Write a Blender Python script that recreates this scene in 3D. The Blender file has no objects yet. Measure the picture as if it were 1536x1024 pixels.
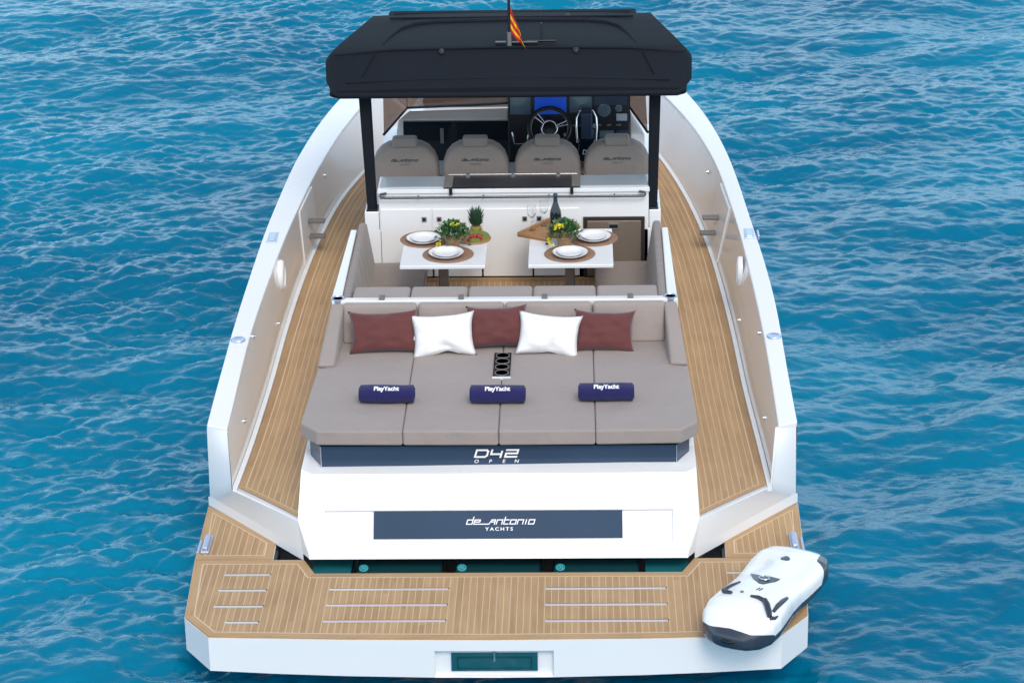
import bpy, bmesh, math, random
import numpy as np
from mathutils import Vector, Matrix, noise
R = math.radians
random.seed(7)
S = bpy.context.scene
COL = S.collection

# ------------------------------------------------------------------ camera
F, CH, PITCH, YAW, ROLL, CX, CY = 3800.0, 7.72, R(21.76), R(1.69), R(-1.03), .54, -13.55
cd = bpy.data.cameras.new('camera'); cam = bpy.data.objects.new('camera', cd); COL.objects.link(cam)
cd.sensor_width = 36.0; cd.lens = F / 1536 * 36; cd.clip_start = .1; cd.clip_end = 5000
fw = Vector((-math.sin(YAW) * math.cos(PITCH), math.cos(YAW) * math.cos(PITCH), -math.sin(PITCH)))
r0 = Vector((math.cos(YAW), math.sin(YAW), 0)); u0 = r0.cross(fw)
rr = math.cos(ROLL) * r0 + math.sin(ROLL) * u0; uu = -math.sin(ROLL) * r0 + math.cos(ROLL) * u0
M = Matrix((rr, uu, -fw)).transposed().to_4x4(); M.translation = Vector((CX, CY, CH))
cam.matrix_world = M
S.camera = cam

# ------------------------------------------------------------------ world, sun, exposure
SUN_EL, SUN_AZ = R(48), R(166)          # azimuth measured from +Y towards +X
w = bpy.data.worlds.new('World'); S.world = w; w.use_nodes = True
nt = w.node_tree; bg = nt.nodes['Background']
sky = nt.nodes.new('ShaderNodeTexSky'); sky.sky_type = 'NISHITA'; sky.sun_disc = False
sky.sun_elevation = SUN_EL; sky.sun_rotation = SUN_AZ; sky.air_density = 1.0; sky.dust_density = 3.5; sky.ozone_density = 1.0
bg.inputs[1].default_value = .15
# thin broken cloud over the clear sky
wt = nt.nodes.new('ShaderNodeTexCoord'); wm = nt.nodes.new('ShaderNodeMapping'); wm.inputs['Scale'].default_value = (1, 1, 2.6); nt.links.new(wt.outputs['Generated'], wm.inputs[0])
wn = nt.nodes.new('ShaderNodeTexNoise'); wn.inputs['Scale'].default_value = 2.6; wn.inputs['Detail'].default_value = 6; wn.inputs['Roughness'].default_value = .55; nt.links.new(wm.outputs[0], wn.inputs['Vector'])
wr = nt.nodes.new('ShaderNodeValToRGB'); wr.color_ramp.elements[0].position = .38; wr.color_ramp.elements[1].position = .62
wr.color_ramp.elements[0].color = (.35, .35, .35, 1); wr.color_ramp.elements[1].color = (1, 1, 1, 1); nt.links.new(wn.outputs[0], wr.inputs[0])
wsep = nt.nodes.new('ShaderNodeSeparateXYZ'); nt.links.new(wt.outputs['Generated'], wsep.inputs[0])
we = nt.nodes.new('ShaderNodeMapRange'); we.interpolation_type = 'SMOOTHSTEP'; we.inputs['From Min'].default_value = .25; we.inputs['From Max'].default_value = .80; we.inputs['To Min'].default_value = 1; we.inputs['To Max'].default_value = .16; nt.links.new(wsep.outputs[2], we.inputs['Value'])
wmu = nt.nodes.new('ShaderNodeMath'); wmu.operation = 'MULTIPLY'; nt.links.new(wr.outputs[0], wmu.inputs[0]); nt.links.new(we.outputs[0], wmu.inputs[1])
wx = nt.nodes.new('ShaderNodeMix'); wx.data_type = 'RGBA'; nt.links.new(wmu.outputs[0], wx.inputs[0]); nt.links.new(sky.outputs[0], wx.inputs[6]); wx.inputs[7].default_value = (7.9, 10.6, 12.9, 1)
nt.links.new(wx.outputs[2], bg.inputs[0])
sd = bpy.data.lights.new('sun', 'SUN'); so = bpy.data.objects.new('sun', sd); COL.objects.link(so)
sd.energy = 1.25; sd.angle = R(24); sd.color = (1, .95, .88)
sv = Vector((math.sin(SUN_AZ) * math.cos(SUN_EL), math.cos(SUN_AZ) * math.cos(SUN_EL), math.sin(SUN_EL)))
so.rotation_euler = sv.to_track_quat('Z', 'Y').to_euler(); so.location = (8, -12, 20)
S.view_settings.view_transform = 'Standard'; S.view_settings.look = 'None'
S.view_settings.exposure = .08; S.view_settings.gamma = 1

# ------------------------------------------------------------------ materials
MT = {}
def mat(name, col, rough=.5, metal=0, coat=0, bump=0, bscale=60, var=0, vscale=3, trans=0, ior=1.45, emit=None, estr=1, alpha=None, spec=.5, sheen=0):
    m = bpy.data.materials.new(name); m.use_nodes = True; n = m.node_tree; b = n.nodes['Principled BSDF']
    b.inputs['Base Color'].default_value = (*col, 1); b.inputs['Roughness'].default_value = rough
    b.inputs['Metallic'].default_value = metal; b.inputs['Coat Weight'].default_value = coat; b.inputs['Coat Roughness'].default_value = .06
    b.inputs['Transmission Weight'].default_value = trans; b.inputs['IOR'].default_value = ior
    b.inputs['Specular IOR Level'].default_value = spec; b.inputs['Sheen Weight'].default_value = sheen
    if emit: b.inputs['Emission Color'].default_value = (*emit, 1); b.inputs['Emission Strength'].default_value = estr
    tc = n.nodes.new('ShaderNodeTexCoord')
    if name == 'gelcoat':
        rn = n.nodes.new('ShaderNodeTexNoise'); rn.inputs['Scale'].default_value = .9; rn.inputs['Detail'].default_value = 3; rm = n.nodes.new('ShaderNodeMapRange'); rm.inputs['From Min'].default_value = .3; rm.inputs['From Max'].default_value = .7; rm.inputs['To Min'].default_value = .18; rm.inputs['To Max'].default_value = .30
        n.links.new(tc.outputs['Object'], rn.inputs['Vector']); n.links.new(rn.outputs[0], rm.inputs['Value']); n.links.new(rm.outputs[0], b.inputs['Roughness'])
    if bump:
        no = n.nodes.new('ShaderNodeTexNoise'); no.inputs['Scale'].default_value = bscale; no.inputs['Detail'].default_value = 4
        bp = n.nodes.new('ShaderNodeBump'); bp.inputs['Strength'].default_value = bump; bp.inputs['Distance'].default_value = .01
        n.links.new(tc.outputs['Object'], no.inputs['Vector']); n.links.new(no.outputs[0], bp.inputs['Height']); n.links.new(bp.outputs[0], b.inputs['Normal'])
    if name in ('cushion', 'cushion_dark'):
        n2 = n.nodes.new('ShaderNodeTexNoise'); n2.inputs['Scale'].default_value = 4.5; n2.inputs['Detail'].default_value = 3; b2 = n.nodes.new('ShaderNodeBump'); b2.inputs['Strength'].default_value = .5; b2.inputs['Distance'].default_value = .05
        n.links.new(tc.outputs['Object'], n2.inputs['Vector']); n.links.new(n2.outputs[0], b2.inputs['Height']); n.links.new(b2.outputs[0], bp.inputs['Normal'])
    if var:
        no = n.nodes.new('ShaderNodeTexNoise'); no.inputs['Scale'].default_value = vscale; no.inputs['Detail'].default_value = 5
        mx = n.nodes.new('ShaderNodeMix'); mx.data_type = 'RGBA'
        mx.inputs[6].default_value = (*[c * (1 - var) for c in col], 1); mx.inputs[7].default_value = (*[min(1, c * (1 + var)) for c in col], 1)
        n.links.new(tc.outputs['Object'], no.inputs['Vector']); n.links.new(no.outputs[0], mx.inputs[0]); n.links.new(mx.outputs[2], b.inputs['Base Color'])
    MT[name] = m; return m
mat('gelcoat', (.77, .77, .775), .22, coat=.35, var=.03, vscale=1.3)
mat('gelcoat_grey', (.77, .76, .745), .14, coat=.6, var=.06, vscale=1.2)
mat('lip_white', (.78, .78, .77), .35)
mat('cushion', (.30, .252, .230), .8, bump=.12, bscale=420, var=.05, vscale=2.5, sheen=.15)
mat('cushion_dark', (.245, .205, .182), .8, bump=.12, bscale=420, var=.05, vscale=3, sheen=.15)
mat('canvas', (.0062, .0085, .0135), .8, bump=.35, bscale=7, var=.2, vscale=5, spec=.25)
mat('black', (.010, .011, .014), .3)
mat('black_gloss', (.004, .009, .016), .08, coat=.5)
mat('navy', (.022, .048, .092), .25, coat=.15, var=.25, vscale=2.2)
mat('navy_matte', (.030, .056, .100), .6, spec=.2, var=.12, vscale=3)
mat('navy_dark', (.018, .035, .075), .3, coat=.3)
mat('smoked', (.012, .011, .014), .3)
mat('steel', (.62, .63, .65), .2, metal=1)
mat('steel_blue', (.50, .56, .68), .3, metal=.7)
mat('grey_rubber', (.16, .15, .145), .5)
mat('counter', (.26, .31, .36), .3, coat=.3)
mat('teal', (.010, .085, .105), .12, coat=.6)
mat('teal_dark', (.006, .05, .06), .12, coat=.5)
mat('teal_reflection', (.012, .15, .18), .15, coat=.5)
mat('teal_light', (.05, .32, .36), .2, coat=.4)
mat('white_letter', (.85, .82, .82), .4)
mat('dark_letter', (.05, .04, .04), .5)
mat('fridge', (.27, .225, .185), .22, metal=.5)
mat('fridge_frame', (.035, .028, .025), .3)
mat('leg_metal', (.22, .20, .19), .35, metal=.4)
mat('rail_metal', (.10, .10, .11), .25, metal=.8)
mat('porcelain', (.84, .84, .85), .12, coat=.5)
mat('rattan', (.27, .155, .10), .8, bump=.4, bscale=160, var=.2, vscale=40)
mat('wood', (.36, .19, .085), .5, var=.3, vscale=14)
mat('wicker', (.42, .23, .13), .75, bump=.4, bscale=120, var=.25, vscale=60)
mat('leaf', (.045, .13, .03), .45, var=.5, vscale=30)
mat('leaf_pale', (.12, .24, .13), .45, var=.4, vscale=30)
mat('petal', (.72, .60, .03), .5)
mat('crown_leaf', (.03, .085, .045), .5, var=.4, vscale=30)
mat('pine_skin', (.22, .16, .03), .6, bump=.5, bscale=60)
mat('berry', (.30, .015, .02), .25, coat=.3)
mat('lime', (.15, .17, .035), .5)
mat('bottle_glass', (.006, .010, .012), .1, coat=.6)
mat('clear_glass', (.95, .97, .98), .02, trans=1, ior=1.3)
mat('maroon', (.115, .030, .028), .85, bump=.25, bscale=260, var=.12, vscale=7, sheen=.25)
mat('white_fabric', (.78, .765, .76), .85, bump=.2, bscale=260, sheen=.1)
mat('towel', (.012, .010, .095), .95, bump=1.0, bscale=200, var=.25, vscale=60, sheen=.12)
mat('flag_red', (.55, .012, .02), .7); mat('flag_yellow', (.85, .50, .01), .7)
mat('scooter_white', (.80, .80, .80), .22, coat=.5)
mat('scooter_dark', (.030, .038, .055), .3, coat=.3)
mat('screen_blue', (.01, .05, .3), .2, emit=(.01, .09, .75), estr=.28)
mat('screen_grey', (.09, .14, .17), .12, coat=.5)
mat('chrome', (.8, .8, .82), .08, metal=1)
mat('taupe_glass', (.10, .085, .075), .1, coat=.6)
mat('caulk_steel', (.62, .62, .64), .35, metal=.3)
mat('shadow_line', (.03, .022, .018), .8)
mat('red_wood', (.22, .06, .035), .5)

def glass_tint():
    m = bpy.data.materials.new('tinted_glass'); m.use_nodes = True; n = m.node_tree; n.nodes.clear()
    o = n.nodes.new('ShaderNodeOutputMaterial'); t = n.nodes.new('ShaderNodeBsdfTransparent'); g = n.nodes.new('ShaderNodeBsdfGlossy')
    t.inputs[0].default_value = (.52, .45, .41, 1); g.inputs['Roughness'].default_value = .05; g.inputs[0].default_value = (.8, .8, .8, 1)
    mx = n.nodes.new('ShaderNodeMixShader'); mx.inputs[0].default_value = .09
    n.links.new(t.outputs[0], mx.inputs[1]); n.links.new(g.outputs[0], mx.inputs[2]); n.links.new(mx.outputs[0], o.inputs[0])
    MT['tinted_glass'] = m
glass_tint()

def teak(name, pitch, caulk=True):
    """planks along V, caulk lines every `pitch` metres of U (both from the UV map, in metres)"""
    m = bpy.data.materials.new(name); m.use_nodes = True; n = m.node_tree; L = n.links; b = n.nodes['Principled BSDF']
    b.inputs['Roughness'].default_value = .7; b.inputs['Specular IOR Level'].default_value = .3
    uv = n.nodes.new('ShaderNodeUVMap'); uv.uv_map = 'UVMap'; sp = n.nodes.new('ShaderNodeSeparateXYZ'); L.new(uv.outputs[0], sp.inputs[0])
    def ma(op, a, bb, c=None):
        k = n.nodes.new('ShaderNodeMath'); k.operation = op
        for i, v in enumerate((a, bb, c)):
            if v is None: continue
            if isinstance(v, (int, float)): k.inputs[i].default_value = v
            else: L.new(v, k.inputs[i])
        return k.outputs[0]
    q = ma('DIVIDE', sp.outputs[0], pitch); fl = ma('FLOOR', q, 0); fr = ma('SUBTRACT', q, fl)
    wn = n.nodes.new('ShaderNodeTexWhiteNoise'); wn.noise_dimensions = '2D'
    ln = ma('FLOOR', ma('ADD', ma('DIVIDE', sp.outputs[1], 1.9), ma('MULTIPLY', fl, .37)), 0)
    cb = n.nodes.new('ShaderNodeCombineXYZ'); L.new(fl, cb.inputs[0]); L.new(ln, cb.inputs[1]); L.new(cb.outputs[0], wn.inputs['Vector'])
    cb2 = n.nodes.new('ShaderNodeCombineXYZ'); L.new(ma('MULTIPLY', sp.outputs[0], 90), cb2.inputs[0]); L.new(ma('MULTIPLY', sp.outputs[1], 3.5), cb2.inputs[1]); L.new(ma('MULTIPLY', wn.outputs[0], 20), cb2.inputs[2])
    gr = n.nodes.new('ShaderNodeTexNoise'); gr.inputs['Scale'].default_value = 1; gr.inputs['Detail'].default_value = 5; L.new(cb2.outputs[0], gr.inputs['Vector'])
    bl = n.nodes.new('ShaderNodeTexNoise'); bl.inputs['Scale'].default_value = 3.0; bl.inputs['Detail'].default_value = 3; L.new(uv.outputs[0], bl.inputs['Vector'])
    f = ma('ADD', ma('MULTIPLY', wn.outputs[0], .22), ma('ADD', ma('MULTIPLY', gr.outputs[0], .65), ma('MULTIPLY', bl.outputs[0], .45)))
    f = ma('SUBTRACT', f, .16)
    rp = n.nodes.new('ShaderNodeValToRGB'); L.new(f, rp.inputs[0])
    e = rp.color_ramp.elements; e[0].color = (.285, .168, .082, 1); e[0].position = .1; e[1].color = (.51, .335, .180, 1); e[1].position = .85
    if caulk:
        mx = n.nodes.new('ShaderNodeMix'); mx.data_type = 'RGBA'
        k = ma('LESS_THAN', fr, .14); L.new(ma('MULTIPLY', k, .52), mx.inputs[0]); L.new(rp.outputs[0], mx.inputs[6]); mx.inputs[7].default_value = (.66, .53, .38, 1)
        L.new(mx.outputs[2], b.inputs['Base Color'])
    else: L.new(rp.outputs[0], b.inputs['Base Color'])
    bp = n.nodes.new('ShaderNodeBump'); bp.inputs['Strength'].default_value = .12; bp.inputs['Distance'].default_value = .004
    L.new(gr.outputs[0], bp.inputs['Height']); L.new(bp.outputs[0], b.inputs['Normal'])
    MT[name] = m
teak('teak', .0425); teak('teak_margin', 10, False)
mat('caulk', (.60, .47, .33), .7)

# ------------------------------------------------------------------ mesh builder
class MB:
    def __init__(s): s.v, s.f, s.m, s.sm, s.uv = [], [], [], [], {}
    def add(s, vs, fs, m=0, smooth=False, uvs=None):
        o = len(s.v); s.v += [tuple(v) for v in vs]
        for f in fs: s.f.append([i + o for i in f]); s.m.append(m); s.sm.append(smooth)
        if uvs:
            for i, u in enumerate(uvs): s.uv[o + i] = u
        return s
    def quad(s, *p, m=0): return s.add(p, [list(range(len(p)))], m)
    def box(s, x0, x1, y0, y1, z0, z1, m=0):
        return s.hexa([(x0, y0, z0), (x1, y0, z0), (x1, y1, z0), (x0, y1, z0), (x0, y0, z1), (x1, y0, z1), (x1, y1, z1), (x0, y1, z1)], m)
    def hexa(s, p, m=0): return s.add(p, [[0, 3, 2, 1], [4, 5, 6, 7], [0, 1, 5, 4], [1, 2, 6, 5], [2, 3, 7, 6], [3, 0, 4, 7]], m)
    def prism(s, o, z0, z1, m=0, top=None, smooth=False):
        """o: ccw outline; z0/z1 number or f(x,y); top: other outline for the top ring"""
        g = lambda z, p: z(p[0], p[1]) if callable(z) else z
        t = top or o; n = len(o)
        vs = [(p[0], p[1], g(z0, p)) for p in o] + [(p[0], p[1], g(z1, p)) for p in t]
        return s.add(vs, [list(range(n))[::-1], list(range(n, 2 * n))] + [[i, (i + 1) % n, n + (i + 1) % n, n + i] for i in range(n)], m, smooth)
    def rings(s, rs, m=0, smooth=True, closed=True, caps=True, uv=None):
        n = len(rs[0]); vs = [p for r in rs for p in r]; fs = []
        for i in range(len(rs) - 1):
            for j in range(n if closed else n - 1):
                k = (j + 1) % n; fs.append([i * n + j, i * n + k, (i + 1) * n + k, (i + 1) * n + j])
        if caps and closed: fs.append(list(range(n))[::-1]); fs.append([(len(rs) - 1) * n + j for j in range(n)])
        return s.add(vs, fs, m, smooth, uv)
    def tube(s, pts, r, n=10, m=0, caps=True, closed=False):
        P = [Vector(p) for p in pts]; rs = []; N = len(P); up = None
        for i, p in enumerate(P):
            a = P[(i - 1) % N] if (closed or i > 0) else p; b = P[(i + 1) % N] if (closed or i < N - 1) else p
            t = (b - a).normalized()
            if up is None: up = Vector((0, 0, 1)) if abs(t.z) < .9 else Vector((1, 0, 0))
            x = t.cross(up).normalized(); y = x.cross(t).normalized(); up = y
            q = r[i] if isinstance(r, (list, tuple)) else r
            rs.append([tuple(p + x * q * math.cos(6.28318 * k / n) + y * q * math.sin(6.28318 * k / n)) for k in range(n)])
        if closed: rs.append(rs[0]); caps = False
        return s.rings(rs, m, True, True, caps)
    def lathe(s, prof, c=(0, 0, 0), n=24, m=0, M4=None, smooth=True):
        rs = [[Vector((r * math.cos(6.28318 * k / n), r * math.sin(6.28318 * k / n), z)) for k in range(n)] for r, z in prof]
        rs = [[tuple((M4 @ p if M4 else p) + Vector(c)) for p in r] for r in rs]
        return s.rings(rs, m, smooth, True, True)
    def decal(s, geo, fn, m=0):
        return s.add([fn(x, y, i) for i, (x, y) in enumerate(geo[0])], geo[1], m)
    def build(s, name, mats, parent=None, bevel=0, seg=2, sub=0, loc=None, rot=None, solid=0, sharp=35):
        me = bpy.data.meshes.new(name); me.from_pydata(s.v, [], s.f)
        for k in (mats if isinstance(mats, (list, tuple)) else [mats]): me.materials.append(MT[k])
        me.polygons.foreach_set('material_index', s.m); me.polygons.foreach_set('use_smooth', [True if bevel else a for a in s.sm])
        ul = me.uv_layers.new(name='UVMap')
        for l in me.loops:
            c = s.v[l.vertex_index]; ul.data[l.index].uv = s.uv.get(l.vertex_index, (c[0], c[1]))
        me.validate(); me.update()
        bm = bmesh.new(); bm.from_mesh(me); bmesh.ops.recalc_face_normals(bm, faces=bm.faces); bm.to_mesh(me); bm.free()
        if not bevel and any(s.sm): me.set_sharp_from_angle(angle=R(sharp + 15))
        o = bpy.data.objects.new(name, me); COL.objects.link(o)
        if bevel:
            b = o.modifiers.new('bevel', 'BEVEL'); b.width = bevel; b.segments = seg; b.limit_method = 'ANGLE'; b.angle_limit = R(25); b.harden_normals = True
        if sub: k = o.modifiers.new('sub', 'SUBSURF'); k.levels = sub; k.render_levels = sub
        if parent: o.parent = parent
        if loc: o.location = loc
        if rot: o.rotation_euler = rot
        return o
def thing(name, label, cat, loc=(0, 0, 0), rot=(0, 0, 0), group=None):
    o = bpy.data.objects.new(name, None); COL.objects.link(o); o.location = loc; o.rotation_euler = rot; o.empty_display_size = .2
    o['label'] = label; o['category'] = cat
    if group: o['group'] = group
    return o
def tag(o, label, cat, group=None):
    o['label'] = label; o['category'] = cat
    if group: o['group'] = group
    return o
def copy_thing(o, label, loc, rot=None):
    r = o.copy(); COL.objects.link(r); r.location = loc; r['label'] = label
    if rot is not None: r.rotation_euler = rot
    for c in list(o.children):
        k = c.copy(); COL.objects.link(k); k.parent = r
        for g in list(c.children):
            h = g.copy(); COL.objects.link(h); h.parent = k
    return r
def text_geo(body, size, shear=0, spacing=1.0, offset=0, sx=1.0):
    c = bpy.data.curves.new('t', 'FONT'); c.body = body; c.size = size; c.shear = shear; c.space_character = spacing
    c.align_x = 'CENTER'; c.align_y = 'CENTER'; c.resolution_u = 3; c.offset = offset
    o = bpy.data.objects.new('t', c); COL.objects.link(o); dg = bpy.context.evaluated_depsgraph_get(); e = o.evaluated_get(dg)
    me = bpy.data.meshes.new_from_object(e); g = ([(v.co.x * sx, v.co.y) for v in me.vertices], [list(p.vertices) for p in me.polygons])
    bpy.data.objects.remove(o); bpy.data.meshes.remove(me); bpy.data.curves.remove(c); return g
GL = {'d': (1, [[(1, 1.35), (1, 0), (0, 0), (0, .8), (1, .8)]]), 'e': (1, [[(0, .42), (1, .42), (1, .8), (0, .8), (0, 0), (1, 0)]]), '_': (1.1, [[(-.3, 0), (1.3, 0)]]),
      'A': (1, [[(.25, .42), (.95, .42)], [(0, 0), (.35, .8), (1, .8), (1, 0)]]), 'n': (1, [[(0, 0), (0, .8), (1, .8), (1, 0)]]), 't': (.8, [[(0, 1.3), (0, 0), (.8, 0)], [(0.16, .8), (.8, .8)]]),
      'o': (1, [[(0, 0), (1, 0), (1, .8), (0, .8), (0, -.0)]]), 'i': (.35, [[(.17, 0), (.17, .8)]]), 's': (.35, [[(-.3, .8), (.25, .8)]]),
      'D': (1.25, [[(0, 0), (0, 1), (1.05, 1), (1.25, .8), (1.25, .2), (1.05, 0), (0.16, 0)]]), '4': (1.2, [[(0, 1), (0, .42), (1.1, .42)], [(1.1, .8), (1.1, 0)]]), '2': (1.2, [[(0, 1), (1.2, 1), (1.2, .5), (0, .5), (0, 0), (1.2, 0)]])}
def stroke_geo(txt, h, aspect=1.15, th=.2, gap=.38, shear=.3):
    """squared slanted lettering made of strokes"""
    vs, fs, x = [], [], 0.0
    for ch in txt:
        wd, pl = GL[ch]
        for p in pl:
            for a, b in zip(p, p[1:]):
                a = Vector((x + a[0] * aspect, a[1])); b = Vector((x + b[0] * aspect, b[1])); d = (b - a).normalized(); nn = Vector((-d.y, d.x)) * th / 2; e = d * th / 2
                o = len(vs)
                for q in (a - e - nn, b + e - nn, b + e + nn, a - e + nn): vs.append(((q.x + shear * q.y) * h, q.y * h))
                fs.append([o, o + 1, o + 2, o + 3])
        x += (wd * aspect + gap)
    mx = (min(v[0] for v in vs) + max(v[0] for v in vs)) / 2; my = .45 * h
    return [(a - mx, b - my) for a, b in vs], fs
def interp(y, t): return float(np.interp(y, [p[0] for p in t], [p[1] for p in t]))

# ================================================================== WATER
def water():
    N, Lx = 1024, 27.0
    rng = np.random.default_rng(11); dk = 2 * np.pi / Lx
    k1 = np.fft.fftfreq(N, 1 / N) * dk; kx, ky = np.meshgrid(k1, k1, indexing='xy'); k = np.hypot(kx, ky); k[0, 0] = 1e-6
    def field(lo, p, th, spread, slope, seed):
        rng = np.random.default_rng(seed); kp = 2 * np.pi / lo
        dirc = (kx * math.cos(th) + ky * math.sin(th)) / k
        Sx = np.exp(-1.2 * (kp / k) ** 2) * k ** (-p) * (np.abs(dirc) ** spread * .93 + .07) * np.exp(-(k / 120) ** 2)
        Sx[k < kp * .25] = 0
        h = (rng.normal(size=(N, N)) + 1j * rng.normal(size=(N, N))) * np.sqrt(Sx)
        sy = np.real(np.fft.ifft2(1j * ky * h)) * 1.0; sc = slope / sy.std(); return h * sc
    def parts(h): return np.array([np.real(np.fft.ifft2(h)), np.real(np.fft.ifft2(1j * kx / k * h)), np.real(np.fft.ifft2(1j * ky / k * h))])
    gust = np.real(np.fft.ifft2((rng.normal(size=(N, N)) + 1j * rng.normal(size=(N, N))) * np.exp(-(k / 1.3) ** 2))); gust = np.clip(.95 + .48 * gust / gust.std(), .2, 1.9)
    big = parts(field(4.2, 4.2, R(118), 5, .10, 21) + field(2.1, 3.5, R(108), 5, .13, 3)); mid = parts(field(.85, 3.5, R(103), 3.5, .16, 5)); sml = parts(field(.34, 3.4, R(98), 2.2, .15, 9))
    z, dx, dy = big + mid * (.5 + .5 * gust) + sml * gust
    g = (np.arange(N) / (N - 1) - .5) * Lx; X, Y = np.meshgrid(g, g, indexing='xy')
    ed = np.clip((Lx / 2 - np.maximum(abs(X), abs(Y))) / .8, 0, 1); ch = .45
    V = np.stack([X - ch * dx * ed, Y - ch * dy * ed + 8.2, z * ed * 1.0 - .02 * (ed > 0)], -1).reshape(-1, 3)
    idx = np.arange(N * N).reshape(N, N); Q = np.stack([idx[:-1, :-1], idx[:-1, 1:], idx[1:, 1:], idx[1:, :-1]], -1).reshape(-1, 4)
    # plain sheet out to the horizon, joined to the patch edge
    nb = len(V); h = Lx / 2
    rgn = [(-h, 8.2 - h), (h, 8.2 - h), (h, 8.2 + h), (-h, 8.2 + h)]; B = 3000
    ext = [(a * B / h if abs(a) > 0 else a, 8.2 + (b - 8.2) * B / h) for a, b in rgn]
    V2 = np.array([(a, b, -.001) for a, b in rgn] + [(a, b, -.001) for a, b in ext]); Q2 = np.array([[i, (i + 1) % 4, 4 + (i + 1) % 4, 4 + i] for i in range(4)])[:, ::-1] + nb
    V = np.vstack([V, V2]); Q = np.vstack([Q, Q2])
    me = bpy.data.meshes.new('sea_water'); me.vertices.add(len(V)); me.vertices.foreach_set('co', V.astype(np.float32).ravel())
    me.loops.add(Q.size); me.loops.foreach_set('vertex_index', Q.astype(np.int32).ravel())
    me.polygons.add(len(Q)); me.polygons.foreach_set('loop_start', np.arange(0, Q.size, 4, dtype=np.int32))
    me.update(calc_edges=True); me.polygons.foreach_set('use_smooth', np.ones(len(Q), bool))
    m = bpy.data.materials.new('sea'); m.use_nodes = True; n = m.node_tree; L = n.links; b = n.nodes['Principled BSDF']
    b.inputs['Specular Tint'].default_value = (.55, .88, 1, 1); b.inputs['Roughness'].default_value = .04; b.inputs['IOR'].default_value = 1.34; b.inputs['Specular IOR Level'].default_value = .5
    tc = n.nodes.new('ShaderNodeTexCoord')
    a = n.nodes.new('ShaderNodeTexNoise'); a.inputs['Scale'].default_value = .22; a.inputs['Detail'].default_value = 3; L.new(tc.outputs['Object'], a.inputs['Vector'])
    rp = n.nodes.new('ShaderNodeValToRGB'); rp.color_ramp.elements[0].position = .3; rp.color_ramp.elements[1].position = .7
    rp.color_ramp.elements[0].color = (.0001, .090, .178, 1); rp.color_ramp.elements[1].color = (.0001, .190, .310, 1)
    L.new(a.outputs[0], rp.inputs[0]); L.new(rp.outputs[0], b.inputs['Base Color'])
    mp = n.nodes.new('ShaderNodeMapping'); mp.inputs['Scale'].default_value = (1, 1.7, 1); L.new(tc.outputs['Object'], mp.inputs[0])
    f1 = n.nodes.new('ShaderNodeTexNoise'); f1.inputs['Scale'].default_value = 8; f1.inputs['Detail'].default_value = 4; f1.inputs['Roughness'].default_value = .5; L.new(mp.outputs[0], f1.inputs['Vector'])
    bp = n.nodes.new('ShaderNodeBump'); bp.inputs['Strength'].default_value = .55; bp.inputs['Distance'].default_value = .02
    L.new(f1.outputs[0], bp.inputs['Height']); L.new(bp.outputs[0], b.inputs['Normal'])
    me.materials.append(m); o = bpy.data.objects.new('sea_water', me); COL.objects.link(o); o['kind'] = 'structure'
water()

# ================================================================== YACHT
Y = thing('motor_yacht', 'white open motor yacht with teak decks, taupe cushions and dark canopy, stern towards the viewer', 'yacht')
GZ = [(1.8, .98), (2.4, 1.07), (3.0, 1.15), (3.8, 1.21), (5, 1.27), (6.5, 1.30), (8, 1.33), (9.5, 1.35), (12, 1.35)]
GO = {-1: [(1.85, 1.957), (2.16, 1.956), (2.47, 1.943), (3.19, 1.936), (3.99, 1.922), (4.9, 1.908), (5.74, 1.878), (6.56, 1.845), (7.44, 1.762), (8.31, 1.632), (9.0, 1.46), (9.8, 1.15), (10.4, .83), (10.9, .45), (11.15, .02)],
      1: [(1.85, 1.964), (2.11, 1.957), (2.55, 1.946), (3.5, 1.942), (4.29, 1.913), (5.1, 1.862), (5.96, 1.824), (6.8, 1.769), (7.62, 1.669), (8.2, 1.560), (9.0, 1.37), (9.8, 1.08), (10.4, .78), (10.9, .42), (11.15, .02)]}
GI = {-1: [(1.8, 1.814), (2.16, 1.807), (2.6, 1.807), (3.08, 1.803), (3.86, 1.775), (4.9, 1.732), (6.2, 1.652), (7.25, 1.548), (8.2, 1.391), (9.0, 1.2), (9.8, .9), (10.4, .55), (10.75, .2), (10.85, .01)],
      1: [(1.8, 1.834), (2.2, 1.83), (2.73, 1.825), (3.8, 1.796), (4.83, 1.761), (5.6, 1.72), (6.46, 1.665), (7.35, 1.542), (8.0, 1.395), (9.0, 1.13), (9.8, .82), (10.4, .5), (10.75, .2), (10.85, .01)]}
DZ = [(0, .65), (3.5, .65), (5, .72), (6.8, .85), (8.2, .93), (12, 1.0)]
DO = {-1: [(1.54, 1.764), (2.13, 1.740), (3.18, 1.726), (4.14, 1.722), (5.02, 1.70), (5.86, 1.645), (6.76, 1.55), (7.22, 1.455), (7.6, 1.35), (8.4, 1.15), (9.4, .8), (10.2, .3), (10.6, .01)],
      1: [(1.54, 1.781), (2.3, 1.755), (3.12, 1.722), (3.96, 1.704), (4.83, 1.667), (5.73, 1.609), (6.56, 1.511), (7.23, 1.398), (7.7, 1.30), (8.4, 1.12), (9.4, .78), (10.2, .3), (10.6, .01)]}
def smooth_tab(t, sg=.28):
    """soften the corners of a measured curve, ends kept"""
    x = np.arange(t[0][0], t[-1][0] + .001, .05); v = np.interp(x, [p[0] for p in t], [p[1] for p in t]); k = np.arange(-16, 17); g = np.exp(-(k * .05) ** 2 / 2 / sg ** 2); g /= g.sum()
    pad = np.concatenate([2 * v[0] - v[16:0:-1], v, 2 * v[-1] - v[-2:-18:-1]]); return list(zip(x, np.convolve(pad, g, 'valid')))
for T in (GO, GI, DO):
    for k in (-1, 1): T[k] = smooth_tab(T[k])
GZ = smooth_tab(GZ); DZ = smooth_tab(DZ)
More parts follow.
